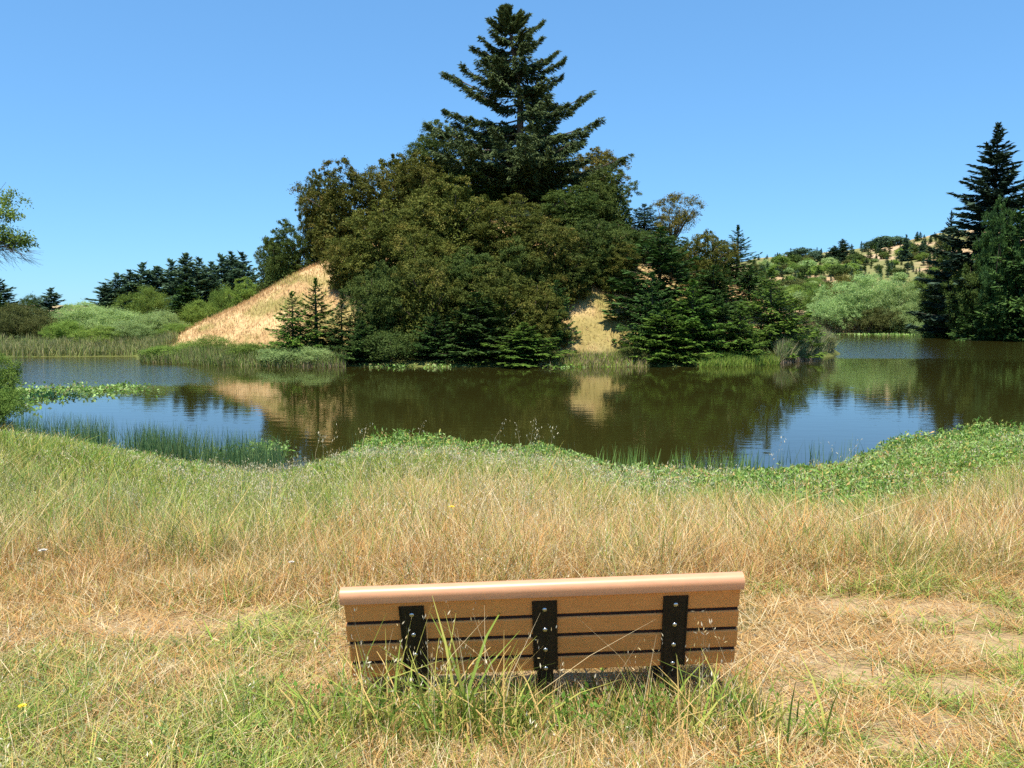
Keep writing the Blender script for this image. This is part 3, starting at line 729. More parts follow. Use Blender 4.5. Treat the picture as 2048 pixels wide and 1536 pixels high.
for i in range(210):
    px = r_.uniform(1500, 1890); D = r_.uniform(185, 322)
    x = xat(px, D); zb = float(height(x, D)); py = proj(x, D, zb)[1]
    if 225 < D < 300 and px > 1700 and r_.random() < 0.45: continue
    if 1560 < px < 1650 and D < 215: continue
    wpx = r_.uniform(18, 50) * (1.25 if D < 230 else 0.65); hpx = wpx * r_.uniform(0.5, 0.8)
    p, h, wn = FAR_B[i % 2]; place("hillside_bush", p, h, wn, px, py - hpx, wpx, D, "leafy bush in the scrub on the slope behind the right arm", "bush", "bushes on the slope behind the right arm", [M_grn, M_bayg, M_brn, M_grn, M_wil][i % 5], sink=0.2)

# ------------------------------------------------------------------ near left edge: overhanging tree and bush
def edge_tree():
    r = np.random.default_rng(55); D = 36.0
    bx, by = xat(-330, D), D; zb = float(height(bx, by)); zb = max(zb, 0.2)
    org = np.array([bx, by, zb]); b = MB(); Cs, Os, Ts = [], [], []
    top = zat(380, D) + 1.5 - zb
    b.tube([(0, 0, -0.5), (0.1, 0, 2.0), (0.35, 0.1, 4.5), (0.6, 0, top * 0.9)], [0.30, 0.24, 0.17, 0.04], 8)
    cl = [(at(5, 395, D), 0.62), (at(-40, 400, D), 1.0), (at(8, 425, D), 0.5), (at(25, 432, D), 0.42), (at(-25, 455, D), 0.8), (at(20, 470, D), 0.5), (at(48, 478, D), 0.42), (at(62, 484, D), 0.26), (at(5, 480, D), 0.45), (at(-30, 500, D), 0.6), (at(30, 488, D), 0.32)]
    for i in range(26):
        cl.append((at(r.uniform(-600, -40), r.uniform(300, 520), D + r.uniform(-2.5, 2.5)), r.uniform(0.5, 1.1)))
    for c, R0 in cl:
        c = c + np.array([0, r.uniform(-0.6, 0.6), 0]) - org
        k = int(60 * R0); tf = c + r.normal(size=(k, 3)) * R0 * np.array([0.5, 0.5, 0.34])
        P = tf[:, None, :] + r.normal(size=(k, 14, 3)) * 0.11
        Cs.append(P.reshape(-1, 3)); Os.append(unit(P.reshape(-1, 3) - c)); Ts.append(np.clip(r.normal(0.5, 0.25, k * 14), 0, 1))
        s0 = np.array([0.3, 0.0, min(4.5, c[2] * 0.7)]); m1 = s0 * 0.5 + c * 0.5 + np.array([0, 0, 0.4])
        b.tube([tuple(s0), tuple(m1), tuple(c)], [0.07, 0.045, 0.012], 5, False)
        for j in range(int(6 * R0) + 2):
            e1 = c + r.normal(size=3) * R0 * 0.6; b.tube([tuple(m1 * 0.3 + c * 0.7), tuple(e1)], [0.014, 0.005], 4, False)
    # bare drooping twigs below the leaves
    for i in range(70):
        p0 = at(r.uniform(-80, 20), r.uniform(480, 505), D + r.uniform(-0.7, 0.7)) - org
        p1 = p0 + np.array([r.uniform(0.3, 1.3), r.uniform(-0.3, 0.3), r.uniform(-0.75, 0.1)])
        b.tube([tuple(p0), tuple((p0 + p1) / 2 + np.array([0, 0, 0.1])), tuple(p1)], [0.012, 0.008, 0.003], 4, False)
        for q in range(3):
            e1 = p1 + np.array([r.uniform(-0.2, 0.35), r.uniform(-0.2, 0.2), r.uniform(-0.35, 0.1)]); b.tube([tuple(p1 * 0.7 + p0 * 0.3), tuple(e1)], [0.006, 0.003], 3, False)
    C = np.concatenate(Cs); V, Q = leaf_cloud(r, C, np.concatenate(Os), 0.13, 0.42, 0.5)
    crown = mesh_np("crown", V, Q, {"tint": ('FLOAT', np.repeat(np.concatenate(Ts), 4))}, [M_grn])
    e = bpy.data.objects.new("alder_tree", None); COL.objects.link(e); e.location = org
    e['label'] = "leafy tree with bare drooping twigs reaching in at the left edge"; e['category'] = "tree"
    link("crown", crown, e); link("trunk", b.mesh("trunk", M_bark, True), e)
edge_tree()
place("willow_bush", WIL[1][0], 6, 9, -34, 690, 128, 33, "leafy green bush overhanging the water at the left edge", "bush", None, M_grn, zbase=0.0)
place("willow_bush", SHR[0][0], 3, 4, -5, 770, 90, 29.5, "low green shrub at the left end of the near shore", "bush", None, M_grn, zbase=-0.1)

# ------------------------------------------------------------------ blades and leaves as ground cover
def blades(P, h, wd, az, lean, curve, col, tip=None, face=None, seg=2):
    n = len(P); r = rng
    hd = np.stack([np.cos(az), np.sin(az), np.zeros(n)], -1)
    fa = az + np.pi / 2 + (r.normal(0, 0.9, n) if face is None else face)
    wv = np.stack([np.cos(fa), np.sin(fa), np.zeros(n)], -1)
    lv = np.linspace(0, 1, seg + 1); wf = [1.0, 0.85, 0.12] if seg == 2 else [1.0, 0.95, 0.7, 0.1]
    rows, cols = [], []
    tip = col if tip is None else tip
    for s, f in zip(lv, wf):
        c = P + hd * (h * (np.sin(lean) * s + curve * s * s))[:, None] + np.array([0, 0, 1.0]) * (h * (np.cos(lean) * s - 0.45 * curve * s * s))[:, None]
        hw = wv * (wd * f * 0.5)[:, None]
        rows += [c - hw, c + hw]; cc = col * (1 - s) + tip * s; cols += [cc, cc]
    k = 2 * (seg + 1)
    V = np.stack(rows, 1).reshape(-1, 3); Cc = np.stack(cols, 1).reshape(-1, 3)
    b0 = (np.arange(n) * k)[:, None]
    Q = np.concatenate([b0 + np.array([2 * i, 2 * i + 1, 2 * i + 3, 2 * i + 2]) for i in range(seg)], 1).reshape(-1, 4)
    return V, Q, Cc
class Cover:
    def __init__(s): s.V, s.Q, s.C, s.n = [], [], [], 0
    def add(s, V, Q, C): s.V.append(V); s.Q.append(Q + s.n); s.C.append(C); s.n += len(V)
    def done(s, name, mat, label, cat):
        me = mesh_np(name, np.concatenate(s.V), np.concatenate(s.Q), {"col": ('FLOAT_COLOR', np.concatenate(s.C))}, [mat])
        return link(name, me, kind='stuff', label=label, category=cat)
STRAW = np.array([0.71, 0.460, 0.175]); PALE = np.array([0.86, 0.70, 0.41]); RUST = np.array([0.64, 0.320, 0.100])
GREEN = np.array([0.22, 0.33, 0.050]); YGRN = np.array([0.44, 0.43, 0.10]); DGRN = np.array([0.075, 0.145, 0.022]); BGRN = np.array([0.20, 0.34, 0.09])
def scatter(d0, d1, dens, um=0.80):
    """points in the wedge before the camera, even density per m2"""
    area = um * (d1 ** 2 - d0 ** 2); n = int(area * dens)
    d = np.sqrt(rng.uniform(d0 ** 2, d1 ** 2, n)); u = rng.uniform(-um, um, n)
    return u * d, d
def pick(cols, wts):
    """cols list of rgb, wts (n,k) -> per point colour chosen at random"""
    w_ = np.stack(wts, -1); w_ = w_ / w_.sum(-1, keepdims=True); c = np.cumsum(w_, -1)
    i = (rng.random(len(w_))[:, None] > c).sum(-1); i = np.minimum(i, len(cols) - 1)
    return np.array(cols)[i]
BX, BY = 0.165, 3.50             # bench foot
def keepout(x, y):
    return (np.abs(x - BX) < 0.95) & (y > 3.42) & (y < 4.05)

grass = Cover()
def field(d0, d1, dens, wmul, seg):
    x, y = scatter(d0, d1, dens)
    n = len(x); m = max(1, n // 26); tx, ty = scatter(d0, d1, dens / 26.0); m = len(tx)
    tid = rng.integers(0, m, n); tuf = rng.random(n) < 0.5; sp = 0.022 * wmul + 0.012
    tr = rng.normal(size=(n, 2)) * sp * (0.5 + rng.random(m) * 1.1)[tid][:, None]
    x = np.where(tuf, tx[tid] + tr[:, 0], x); y = np.where(tuf, ty[tid] + tr[:, 1], y)
    taz = np.where(tuf, np.arctan2(tr[:, 1], tr[:, 0]) + rng.normal(0, 0.5, n), rng.uniform(0, 6.28, n))
    tsc = np.where(tuf, (0.65 + 0.95 * rng.random(m) ** 1.5)[tid], 1.0); tln = np.where(tuf, 0.12 + 0.2 * np.hypot(tr[:, 0], tr[:, 1]) / sp, 0.0); tgr = np.where(tuf, rng.normal(0, 0.28, m)[tid], 0.0)
    z, px, py, sd = zones(x, y)
    ok = (sd > 0.2) & (z > 0.02)
    x, y, z, px, py, sd, taz, tsc, tln, tgr = [a[ok] for a in (x, y, z, px, py, sd, taz, tsc, tln, tgr)]
    n1 = fbm(x * 0.8, y * 0.8, 201); n2 = fbm(x * 2.6, y * 2.6, 203); n3 = fbm(x * 0.33, y * 0.33, 207)
    short = sstep(1120, 1220, py) * sstep(1380, 1560, px + 0.25 * (py - 1300))              # mown right side
    leftlow = sstep(1150, 1260, py) * sstep(760, 600, px)
    front = sstep(1320, 1420, py)
    mid = sstep(1250, 1130, py)
    br = bare(px, py)
    hgt = 0.15 + 0.30 * mid * sstep(0.25, 0.6, n1 + 0.1) + 0.05 * front
    hgt = hgt * (1 - short) + short * (0.04 + 0.07 * n2)
    hgt = hgt * (1 - leftlow * 0.40)
    hgt = hgt * (1 - 0.55 * br)
    hgt = hgt * (0.55 + 0.9 * n2) * (1 - 0.25 * sstep(9, 3, sd))
    gband = sstep(11.5, 6.0, sd + 5 * (n3 - 0.5) - 2.5 * sstep(1000, 300, px) - 3.5 * sstep(1500, 1800, px))
    hgt = hgt * (1 - 0.5 * gband * sstep(1150, 1400, px) - 0.22 * gband)
    hgt = np.where(sd < 2.5, np.minimum(hgt, 0.10 + 0.05 * sd), hgt)
    nb = np.exp(-((x - BX) / 1.15) ** 6 - ((y - 3.30) / 0.22) ** 4)
    hgt = hgt * (1 - nb) + nb * 0.10
    behind = np.exp(-((x - BX) / 1.4) ** 4 - ((y - 4.9) / 0.9) ** 4)
    hgt = hgt * (1 - 0.65 * behind)
    hgt = np.where(keepout(x, y), 0.06, hgt)
    hgt = np.where((np.abs(x - BX) < 1.0) & (y < 3.3), np.minimum(hgt, 0.10), hgt)
    keep = rng.random(len(x)) > 0.52 * br + 0.40 * short * (n2 > 0.55) + 0.3 * behind + 0.45 * nb + 0.5 * gband * sstep(1300, 1500, px)
    gr = np.clip(0.92 * gband + 0.60 * leftlow * sstep(0.40, 0.62, n1) + 0.22 * front * sstep(1500, 900, px) + 0.35 * nb + 0.40 * sstep(0.50, 0.72, n2) + 0.75 * short * sstep(0.47, 0.62, n2)
                 + 0.55 * sstep(950, 450, px) * sstep(1190, 1060, py) + 0.30 * sstep(1085, 1000, py) + 0.5 * np.exp(-((px - 650) / 60) ** 2) * (py < 1080) + tgr, 0, 1)
    ru = sstep(0.42, 0.66, fbm(x * 1.1 + 5, y * 1.1, 211)) * (0.45 + 0.7 * sstep(1000, 1080, py))
    col = pick([STRAW, PALE, RUST, GREEN, YGRN, DGRN, BGRN],
               [1.1 * (1 - 0.88 * gr), 0.45 * (1 - 0.8 * gr) + 0.06, 0.95 * ru * (1 - gr) + 0.50 * short, 1.1 * gr + 0.22 * short, 0.30 + 1.2 * gr, 0.4 * nb + 0.12 * gr, 0.3 * gr * sstep(900, 300, px)])
    col = col * (0.50 + 0.75 * rng.random((len(x), 1)) + 0.25 * (n2 - 0.5)[:, None])
    lay = rng.random(len(x)) < (0.16 + 0.45 * short + 0.25 * leftlow + 0.35 * behind + 0.4 * br)      # fallen straw
    h = hgt * tsc * (0.45 + 0.9 * rng.random(len(x)) ** 1.2)
    h = np.where(lay, np.maximum(h * 1.2, 0.08 + 0.14 * rng.random(len(x))), h)
    lean = np.where(lay, R(74) + rng.normal(0, 0.16, len(x)), np.abs(rng.normal(0, 0.26, len(x))) + 0.04 + tln)
    lean = np.minimum(lean, R(88))
    col = np.where((lay & (gr < 0.6))[:, None], np.where(rng.random((len(x), 1)) < 0.26, PALE, np.where(rng.random((len(x), 1)) < 0.3, RUST, STRAW)) * (0.45 + 0.55 * rng.random((len(x), 1))), col)
    curve = np.where(lay, 0.02, np.abs(rng.normal(0.15, 0.2, len(x))))
    zz = z + np.where(lay, hgt * 0.5 * rng.random(len(x)), 0) - 0.01
    wd = (0.0028 + 0.0028 * rng.random(len(x))) * wmul
    wd = wd * np.where(col[:, 1] > col[:, 0], 1.35, 0.9)
    k = keep
    P = np.stack([x, y, zz], -1)[k]
    tip = np.where((rng.random((k.sum(), 1)) < 0.35 * (1 - gband[k][:, None])), PALE, col[k])
    grass.add(*blades(P, h[k], wd[k], taz[k], lean[k], curve[k], col[k], col[k] * 0.6 + tip * 0.4, None, seg))
field(2.2, 4.2, 6500, 1.0, 2)
field(4.2, 7.0, 3400, 1.25, 2)
field(7.0, 11.5, 1500, 1.7, 2)
field(11.5, 19.0, 620, 2.6, 2)
field(19.0, 27.5, 240, 3.8, 2)

# seed heads: stalks with drooping pale spikelets
def oats(x, y, hmin, hmax, nsp, ss, wd, cover, dry=0.75):
    z, px, py, sd = zones(x, y); n = len(x)
    h = rng.uniform(hmin, hmax, n); az = rng.uniform(0, 6.28, n); lean = np.abs(rng.normal(0, 0.16, n)); cv = np.abs(rng.normal(0.12, 0.1, n))
    isdry = rng.random((n, 1)) < dry
    col = np.where(isdry, PALE * 0.85, YGRN) * (0.75 + 0.4 * rng.random((n, 1)))
    P = np.stack([x, y, z], -1)
    cover.add(*blades(P, h, np.full(n, wd), az, lean, cv, col))
    s = rng.uniform(0.62, 1.02, (n, nsp)); hd = np.stack([np.cos(az), np.sin(az), 0 * az], -1)
    c = P[:, None] + hd[:, None] * (h[:, None] * (np.sin(lean)[:, None] * s + cv[:, None] * s * s))[..., None] + np.array([0, 0, 1.0]) * (h[:, None] * (np.cos(lean)[:, None] * s - 0.45 * cv[:, None] * s * s))[..., None]
    m = n * nsp; c = c.reshape(-1, 3) + rng.normal(size=(m, 3)) * np.array([1, 1, 0.5]) * ss * 1.1
    ax = unit(rng.normal(size=(m, 3)) * 0.45 + np.array([0, 0, -1.0])); bx = unit(np.cross(ax, rng.normal(size=(m, 3))))
    L = ss * (0.7 + 0.6 * rng.random((m, 1)))
    V, Q = quads_from(c, ax * L * 0.5, bx * L * 0.13)
    sc = np.where(rng.random((m, 1)) < 0.65, np.array([0.80, 0.70, 0.48]), np.array([0.60, 0.44, 0.20])) * (0.8 + 0.35 * rng.random((m, 1)))
    cover.add(V, Q, np.repeat(sc, 4, 0))
def oat_zone(d0, d1, dens, **k):
    x, y = scatter(d0, d1, dens); z, px, py, sd = zones(x, y)
    short = sstep(1110, 1180, py) * sstep(1330, 1500, px)
    prob = (0.25 + 0.9 * sstep(0.4, 0.65, fbm(x * 0.5, y * 0.5, 301))) * (1 - short) * (1 - bare(px, py)) * sstep(1330, 1150, py) * (0.30 + 0.70 * np.exp(-((px - 800) / 420.0) ** 2))
    ok = (rng.random(len(x)) < prob) & (sd > 0.6) & (z > 0.05) & ~keepout(x, y) & ~((np.abs(x - BX) < 1.3) & (y < 5.0))
    oats(x[ok], y[ok], **k)
oat_zone(4.6, 7.5, 55, hmin=0.22, hmax=0.55, nsp=8, ss=0.018, wd=0.0025, cover=grass)
oat_zone(7.5, 12.5, 85, hmin=0.32, hmax=0.66, nsp=9, ss=0.026, wd=0.004, cover=grass)
oat_zone(12.5, 18.5, 52, hmin=0.22, hmax=0.50, nsp=9, ss=0.042, wd=0.007, cover=grass)
# low seed heads and broad leaves scattered in the front
xf, yf = scatter(2.3, 4.4, 26); zf, pxf, pyf, sdf = zones(xf, yf)
okf = (pxf < 1500) & ~keepout(xf, yf) & ~((np.abs(xf - BX) < 1.1) & (yf > 2.9) & (yf < 3.6)) & (rng.random(len(xf)) < 0.8)
n_ = 120000; u_ = rng.uniform(-0.86, 0.86, n_); S_ = np.interp(u_, U_S, D_S); sd_ = rng.uniform(0.15, 10.0, n_) ; y_ = S_ - sd_; x_ = u_ * y_
pg = 1024 + u_ * F
pr = sstep(10.0, 4.0, sd_ + 5 * (fbm(x_ * 0.4, y_ * 0.4, 811) - 0.5)) * (0.25 + 0.75 * sstep(700, 420, pg) + 0.25 * sstep(1150, 1500, pg)) * sstep(0.25, 0.5, fbm(x_ * 1.2, y_ * 1.2, 813))
k_ = rng.random(n_) < pr; x_, y_, sd_ = x_[k_], y_[k_], sd_[k_]; m_ = len(x_)
cg = pick([GREEN * 1.15, YGRN * 1.05, np.array([0.27, 0.42, 0.075]), DGRN * 1.4], [np.full(m_, 1.0), np.full(m_, 0.7), np.full(m_, 0.9), np.full(m_, 0.25)]) * (0.65 + 0.6 * rng.random((m_, 1)))
grass.add(*blades(np.stack([x_, y_, height(x_, y_)], -1), np.minimum(rng.uniform(0.12, 0.38, m_), 0.10 + 0.10 * sd_), rng.uniform(0.008, 0.017, m_), rng.uniform(0, 6.28, m_), np.abs(rng.normal(0.1, 0.28, m_)), rng.uniform(0.05, 0.5, m_), cg))
oats(xf[okf], yf[okf], 0.14, 0.34, 7, 0.018, 0.0022, grass, 0.6)
grass.done("grass", M_blade, "dry golden and green meadow grass covering the bank down to the pond", "grass")

# tall green and dry stalks growing up before the bench
bench_grass = Cover()
def bench_tall():
    n = 150
    x = BX + rng.uniform(-1.0, 1.0, n); y = rng.uniform(3.02, 3.38, n)
    w_ = np.exp(-((x - (BX - 0.52)) / 0.40) ** 2) + 0.75 * np.exp(-((x - (BX + 0.68)) / 0.25) ** 2) + 0.14
    ok = rng.random(n) < w_; x, y = x[ok], y[ok]
    oats(x, y, 0.26, 0.60, 6, 0.019, 0.0034, bench_grass, 0.45)
    n = 760; x = BX + rng.uniform(-1.12, 1.12, n); y = rng.uniform(3.0, 3.40, n)
    w_ = np.exp(-((x - (BX - 0.52)) / 0.42) ** 2) + 0.55 * np.exp(-((x - (BX + 0.68)) / 0.3) ** 2) + 0.25
    ok = rng.random(n) < w_; x, y = x[ok], y[ok]; z = height(x, y); n = len(x)
    c = pick([GREEN, YGRN, DGRN * 1.5, STRAW], [np.full(n, 0.8), np.full(n, 0.8), np.full(n, 0.7), np.full(n, 1.0)])
    hh = 0.10 + 0.50 * rng.random(n) ** 1.35 * (0.55 + 0.45 * np.exp(-((x - (BX - 0.48)) / 0.35) ** 2))
    bench_grass.add(*blades(np.stack([x, y, z], -1), hh, rng.uniform(0.004, 0.011, n), rng.uniform(0, 6.28, n), np.abs(rng.normal(0, 0.22, n)), rng.uniform(0.15, 0.85, n), c, c * 0.7 + YGRN * 0.3, None, 3))
    # dry stalks standing in the shade below the seat
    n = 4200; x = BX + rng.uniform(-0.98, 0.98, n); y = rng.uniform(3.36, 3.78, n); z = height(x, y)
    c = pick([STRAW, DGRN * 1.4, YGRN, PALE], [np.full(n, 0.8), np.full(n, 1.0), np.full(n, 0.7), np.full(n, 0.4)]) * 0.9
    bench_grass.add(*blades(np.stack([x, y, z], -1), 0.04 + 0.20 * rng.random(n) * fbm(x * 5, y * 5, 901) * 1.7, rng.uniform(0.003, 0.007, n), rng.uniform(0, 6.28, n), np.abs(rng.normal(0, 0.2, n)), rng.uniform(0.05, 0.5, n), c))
    # a few long stems bent across the back of the bench
    for (x0, az_, hh_, ln_) in [(-0.28, 0.15, 0.78, 0.75), (-0.02, 3.0, 0.66, 0.5), (0.42, 0.2, 0.70, 0.7), (0.52, 2.9, 0.62, 0.45), (-0.62, 0.4, 0.60, 0.4), (-0.75, 2.7, 0.62, 0.35), (0.75, 0.5, 0.60, 0.45)]:
        P = np.array([[BX + x0, 3.16, float(height(BX + x0, 3.16))]])
        bench_grass.add(*blades(P, np.array([hh_]), np.array([0.0038]), np.array([az_]), np.array([ln_]), np.array([0.25]), np.array([STRAW]), np.array([PALE]), np.array([0.2]), 3))
    # broad bladed tall grass plants leaning over the left half of the bench back
    for (x0, nb_, hb) in [(-0.50, 7, 0.60), (-0.36, 8, 0.66), (-0.30, 6, 0.56), (-0.66, 6, 0.50), (0.62, 5, 0.46), (-0.15, 5, 0.44), (-0.86, 7, 0.52), (-0.95, 5, 0.42), (0.80, 5, 0.44)]:
        xx = BX + x0 + rng.normal(0, 0.02, nb_); yy = 3.18 + rng.normal(0, 0.03, nb_); zz = height(xx, yy)
        cb = pick([GREEN * 1.2, YGRN, GREEN * 0.8], [np.ones(nb_), np.ones(nb_), np.ones(nb_)])
        bench_grass.add(*blades(np.stack([xx, yy, zz], -1), hb * rng.uniform(0.55, 1.05, nb_), rng.uniform(0.009, 0.016, nb_), rng.uniform(0, 6.28, nb_), np.abs(rng.normal(0.05, 0.12, nb_)), rng.uniform(0.25, 0.9, nb_), cb, cb * 0.8 + YGRN * 0.2, None, 3))
    # leafy dark green weeds in the shade under the bench
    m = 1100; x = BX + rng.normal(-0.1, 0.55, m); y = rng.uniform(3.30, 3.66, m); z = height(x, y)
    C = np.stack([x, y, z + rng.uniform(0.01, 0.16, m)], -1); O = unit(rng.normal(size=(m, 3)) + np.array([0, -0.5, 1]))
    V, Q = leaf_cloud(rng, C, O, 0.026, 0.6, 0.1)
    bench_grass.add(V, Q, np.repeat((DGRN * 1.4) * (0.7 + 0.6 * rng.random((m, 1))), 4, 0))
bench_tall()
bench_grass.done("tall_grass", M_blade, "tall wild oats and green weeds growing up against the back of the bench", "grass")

# waterside plants on the near shore: leafy mats with low humps
wp_ = Cover()
def leafy(cx, cy, n, size, col, rad=None, hump=0.35, jit=0.25):
    z = np.maximum(height(cx, cy), 0.0)
    zz = z + hump * rng.random(n) ** 0.7
    C = np.stack([cx, cy, zz], -1)
    O = unit(rng.normal(size=(n, 3)) * 0.7 + np.array([0, -0.25, 0.9]))
    V, Q = leaf_cloud(rng, C, O, size * (0.62 + 0.28 * sstep(8, 2, shore(cx, cy) - cy))[:, None], 0.30, -0.35, 0.85)
    wp_.add(V, Q, np.repeat(col * (0.7 + 0.6 * rng.random((n, 1))), 4, 0))
LG = np.array([0.19, 0.33, 0.05]); LG2 = np.array([0.31, 0.43, 0.13]); LG3 = np.array([0.10, 0.20, 0.03])
def mat_zone(n, pxr, sdr, hump, seed):
    u0, u1 = (pxr[0] - 1024) / F, (pxr[1] - 1024) / F
    u = rng.uniform(u0, u1, n); S = np.interp(u, U_S, D_S)
    tt = rng.random(n); y = S - (sdr[0] + (sdr[1] - sdr[0]) * tt); x = u * y
    nz_ = fbm(x * 1.3, y * 1.3, seed); hm = hump(1024 + u * F, S - y) * (0.45 + 1.0 * nz_) * (0.6 + 0.8 * noise2(x * 4.5, y * 4.5, seed + 9))
    ok = (hm > 0.02) & (rng.random(n) < np.clip(hm * 5, 0, 1)); x, y, hm = x[ok], y[ok], hm[ok]
    f_ = fbm(x * 0.7, y * 0.7, seed + 4); c = pick([LG, LG2, LG3, YGRN * 0.9, STRAW * 0.8], [0.5 + f_, 0.5 + 0.9 * (1 - f_), np.full(len(x), 0.5), np.full(len(x), 0.45), 0.1 + 0.4 * (f_ < 0.42)])
    leafy(x, y, len(x), 0.13, c, hump=hm)
mat_zone(30000, (540, 1240), (-0.9, 3.0), lambda p, s: 0.52 * np.exp(-((p - 810) / 125) ** 4) * sstep(2.8, 0.8, s) * sstep(-0.9, -0.2, s) + 0.32 * np.exp(-((p - 1050) / 140.0) ** 2) * sstep(2.4, 0.3, s) + 0.10 * sstep(-0.2, 0.3, s), 401)
mat_zone(16000, (560, 1240), (2.0, 8.5), lambda p, s: 0.22 * sstep(8.5, 4.0, s) * np.ones_like(p), 402)
mat_zone(50000, (1160, 1700), (-0.1, 9.0), lambda p, s: 0.26 * sstep(-0.1, 0.8, s) * sstep(9.0, 5.5, s) * np.exp(-((p - 1400) / 300.0) ** 6), 403)
mat_zone(120000, (1480, 2300), (-0.4, 12.5), lambda p, s: (0.26 + 0.42 * np.exp(-((p - 1960) / 190.0) ** 4) * sstep(3.6, 0.6, s)) * sstep(-0.4, 0.4, s) * sstep(12.5, 7.0, s) * sstep(1460, 1640, p), 405)
mat_zone(55000, (-350, 560), (0.3, 9.5), lambda p, s: 0.22 * sstep(9.5, 4.0, s) * sstep(580, 420, p), 407)
mat_zone(3000, (400, 560), (-1.2, 0.6), lambda p, s: 0.14 * np.ones_like(p), 409)
wp_.done("waterside_plants", M_leafp, "bright green leafy plants matting the near edge of the pond", "water plants")

# rushes standing in the shallows on the near shore
def rushes(n, pxr, sdr, h, wd, cols, cover, gate=None):
    u = rng.uniform((pxr[0] - 1024) / F, (pxr[1] - 1024) / F, n); S = np.interp(u, U_S, D_S)
    sd_ = rng.uniform(sdr[0], sdr[1], n); y = S - sd_; x = u * y
    ok = rng.random(n) < (sstep(0.30, 0.6, fbm(x * 0.9, y * 0.9, 501)) if gate is None else gate(1024 + u * F, sd_))
    x, y = x[ok], y[ok]; n = len(x); z = np.maximum(height(x, y), -0.15)
    c = np.array(cols)[rng.integers(0, len(cols), n)] * (0.7 + 0.6 * rng.random((n, 1)))
    cover.add(*blades(np.stack([x, y, z], -1), rng.uniform(h[0], h[1], n), rng.uniform(wd * 0.6, wd * 1.3, n), rng.uniform(0, 6.28, n), np.abs(rng.normal(0.04, 0.12, n)), np.abs(rng.normal(0.05, 0.1, n)), c))
rs = Cover()
RU = [(0.10, 0.19, 0.085), (0.14, 0.23, 0.08), (0.20, 0.27, 0.10), (0.075, 0.15, 0.07)]
rushes(2600, (20, 420), (-0.8, 1.4), (0.5, 1.15), 0.014, RU, rs)
rushes(2200, (280, 560), (-0.7, 1.2), (0.5, 1.25), 0.014, RU, rs)
rushes(900, (150, 560), (-1.5, -0.4), (0.5, 1.2), 0.012, RU, rs)
rushes(420, (1190, 1520), (-0.1, 1.2), (0.45, 0.85), 0.022, [(0.17, 0.27, 0.06), (0.22, 0.32, 0.08)], rs)
rushes(260, (1480, 1900), (-0.5, 0.9), (0.5, 1.0), 0.016, RU, rs)
rushes(220, (590, 1180), (-0.3, 1.5), (0.4, 0.8), 0.013, RU, rs)
rs.done("rushes", M_blade, "thin blue-green rushes standing in the near shallows", "rushes")
oat2 = Cover()
for (px_, D_) in [(825, 20.5), (1073, 20.0), (1048, 20.0), (1098, 20.2), (985, 20.5), (1665, 19.6), (1560, 19.4), (655, 19.0), (640, 18.4), (720, 20.0)]:
    k = 2; xx = xat(px_, D_, 880) + rng.normal(0, 0.10, k); yy = D_ + rng.normal(0, 0.2, k)
    oats(xx, yy, 0.75, 1.25, 11, 0.06, 0.008, oat2, 0.9)
oat2.done("wild_oats", M_blade, "pale wild oat stalks nodding above the plants of the near shore", "wild oats")

# floating leaves on the pond
def floating(name, spots, n, label, size=0.16):
    cv = Cover(); pts = []
    for (px_, py_, a, b_) in spots:
        D0 = CAM_Z / math.tan(math.atan((py_ - 628) / F)) if False else None
        m = n // len(spots); q = rng.normal(size=(m, 2)) * 0.5
        pp = px_ + q[:, 0] * a; yy = py_ + np.clip(q[:, 1], -1.1, 1.1) * b_
        yc = (768 - yy) / F; k = -CAM_Z / (-ST + yc * CT); D = (CT + yc * ST) * k
        pts.append(np.stack([(pp - 1024) / F * k, D], -1))
    P = np.concatenate(pts); m = len(P)
    nz = fbm(P[:, 0] * 0.8, P[:, 1] * 0.35, 601); P = P[nz > 0.36]; m = len(P)
    C = np.concatenate([P, (0.02 + 0.22 * rng.random(m) ** 2)[:, None]], 1)
    O = unit(rng.normal(size=(m, 3)) * 0.5 + np.array([0, -0.1, 1]))
    V, Q = leaf_cloud(rng, C, O, size, 0.5, 0.0, 1.0); V[:, 2] = np.maximum(V[:, 2], 0.008)
    cc = pick([LG, LG2 * 1.15, LG3, np.array([0.32, 0.30, 0.12])], [np.full(m, 1.0), np.full(m, 1.0), np.full(m, 0.4), np.full(m, 0.35)]) * (0.75 + 0.5 * rng.random((m, 1)))
    cv.add(V, Q, np.repeat(cc, 4, 0)); cv.done(name, M_leafp, label, "water plants")
floating("floating_plants", [(175, 782, 130, 11), (215, 777, 60, 6), (70, 790, 90, 14), (20, 800, 60, 22)], 2600, "raft of floating leaves reaching out from the left edge bush", 0.2)
floating("floating_plants", [(820, 733, 110, 3), (860, 733, 50, 3)], 900, "thin line of floating leaves below the dark shore wood", 0.22)
floating("floating_plants", [(1240, 731, 170, 3), (1320, 730, 140, 3), (1130, 733, 60, 3), (1420, 727, 90, 3)], 1300, "floating leaves along the waterline below the layered fir", 0.22)
floating("floating_plants", [(1800, 669, 170, 2), (1880, 670, 110, 2), (1930, 673, 60, 3)], 1500, "floating green mat along the far right shore", 0.45)
floating("floating_plants", [(480, 912, 80, 10), (530, 900, 50, 10)], 900, "floating leaves among the rushes of the near shallows", 0.11)

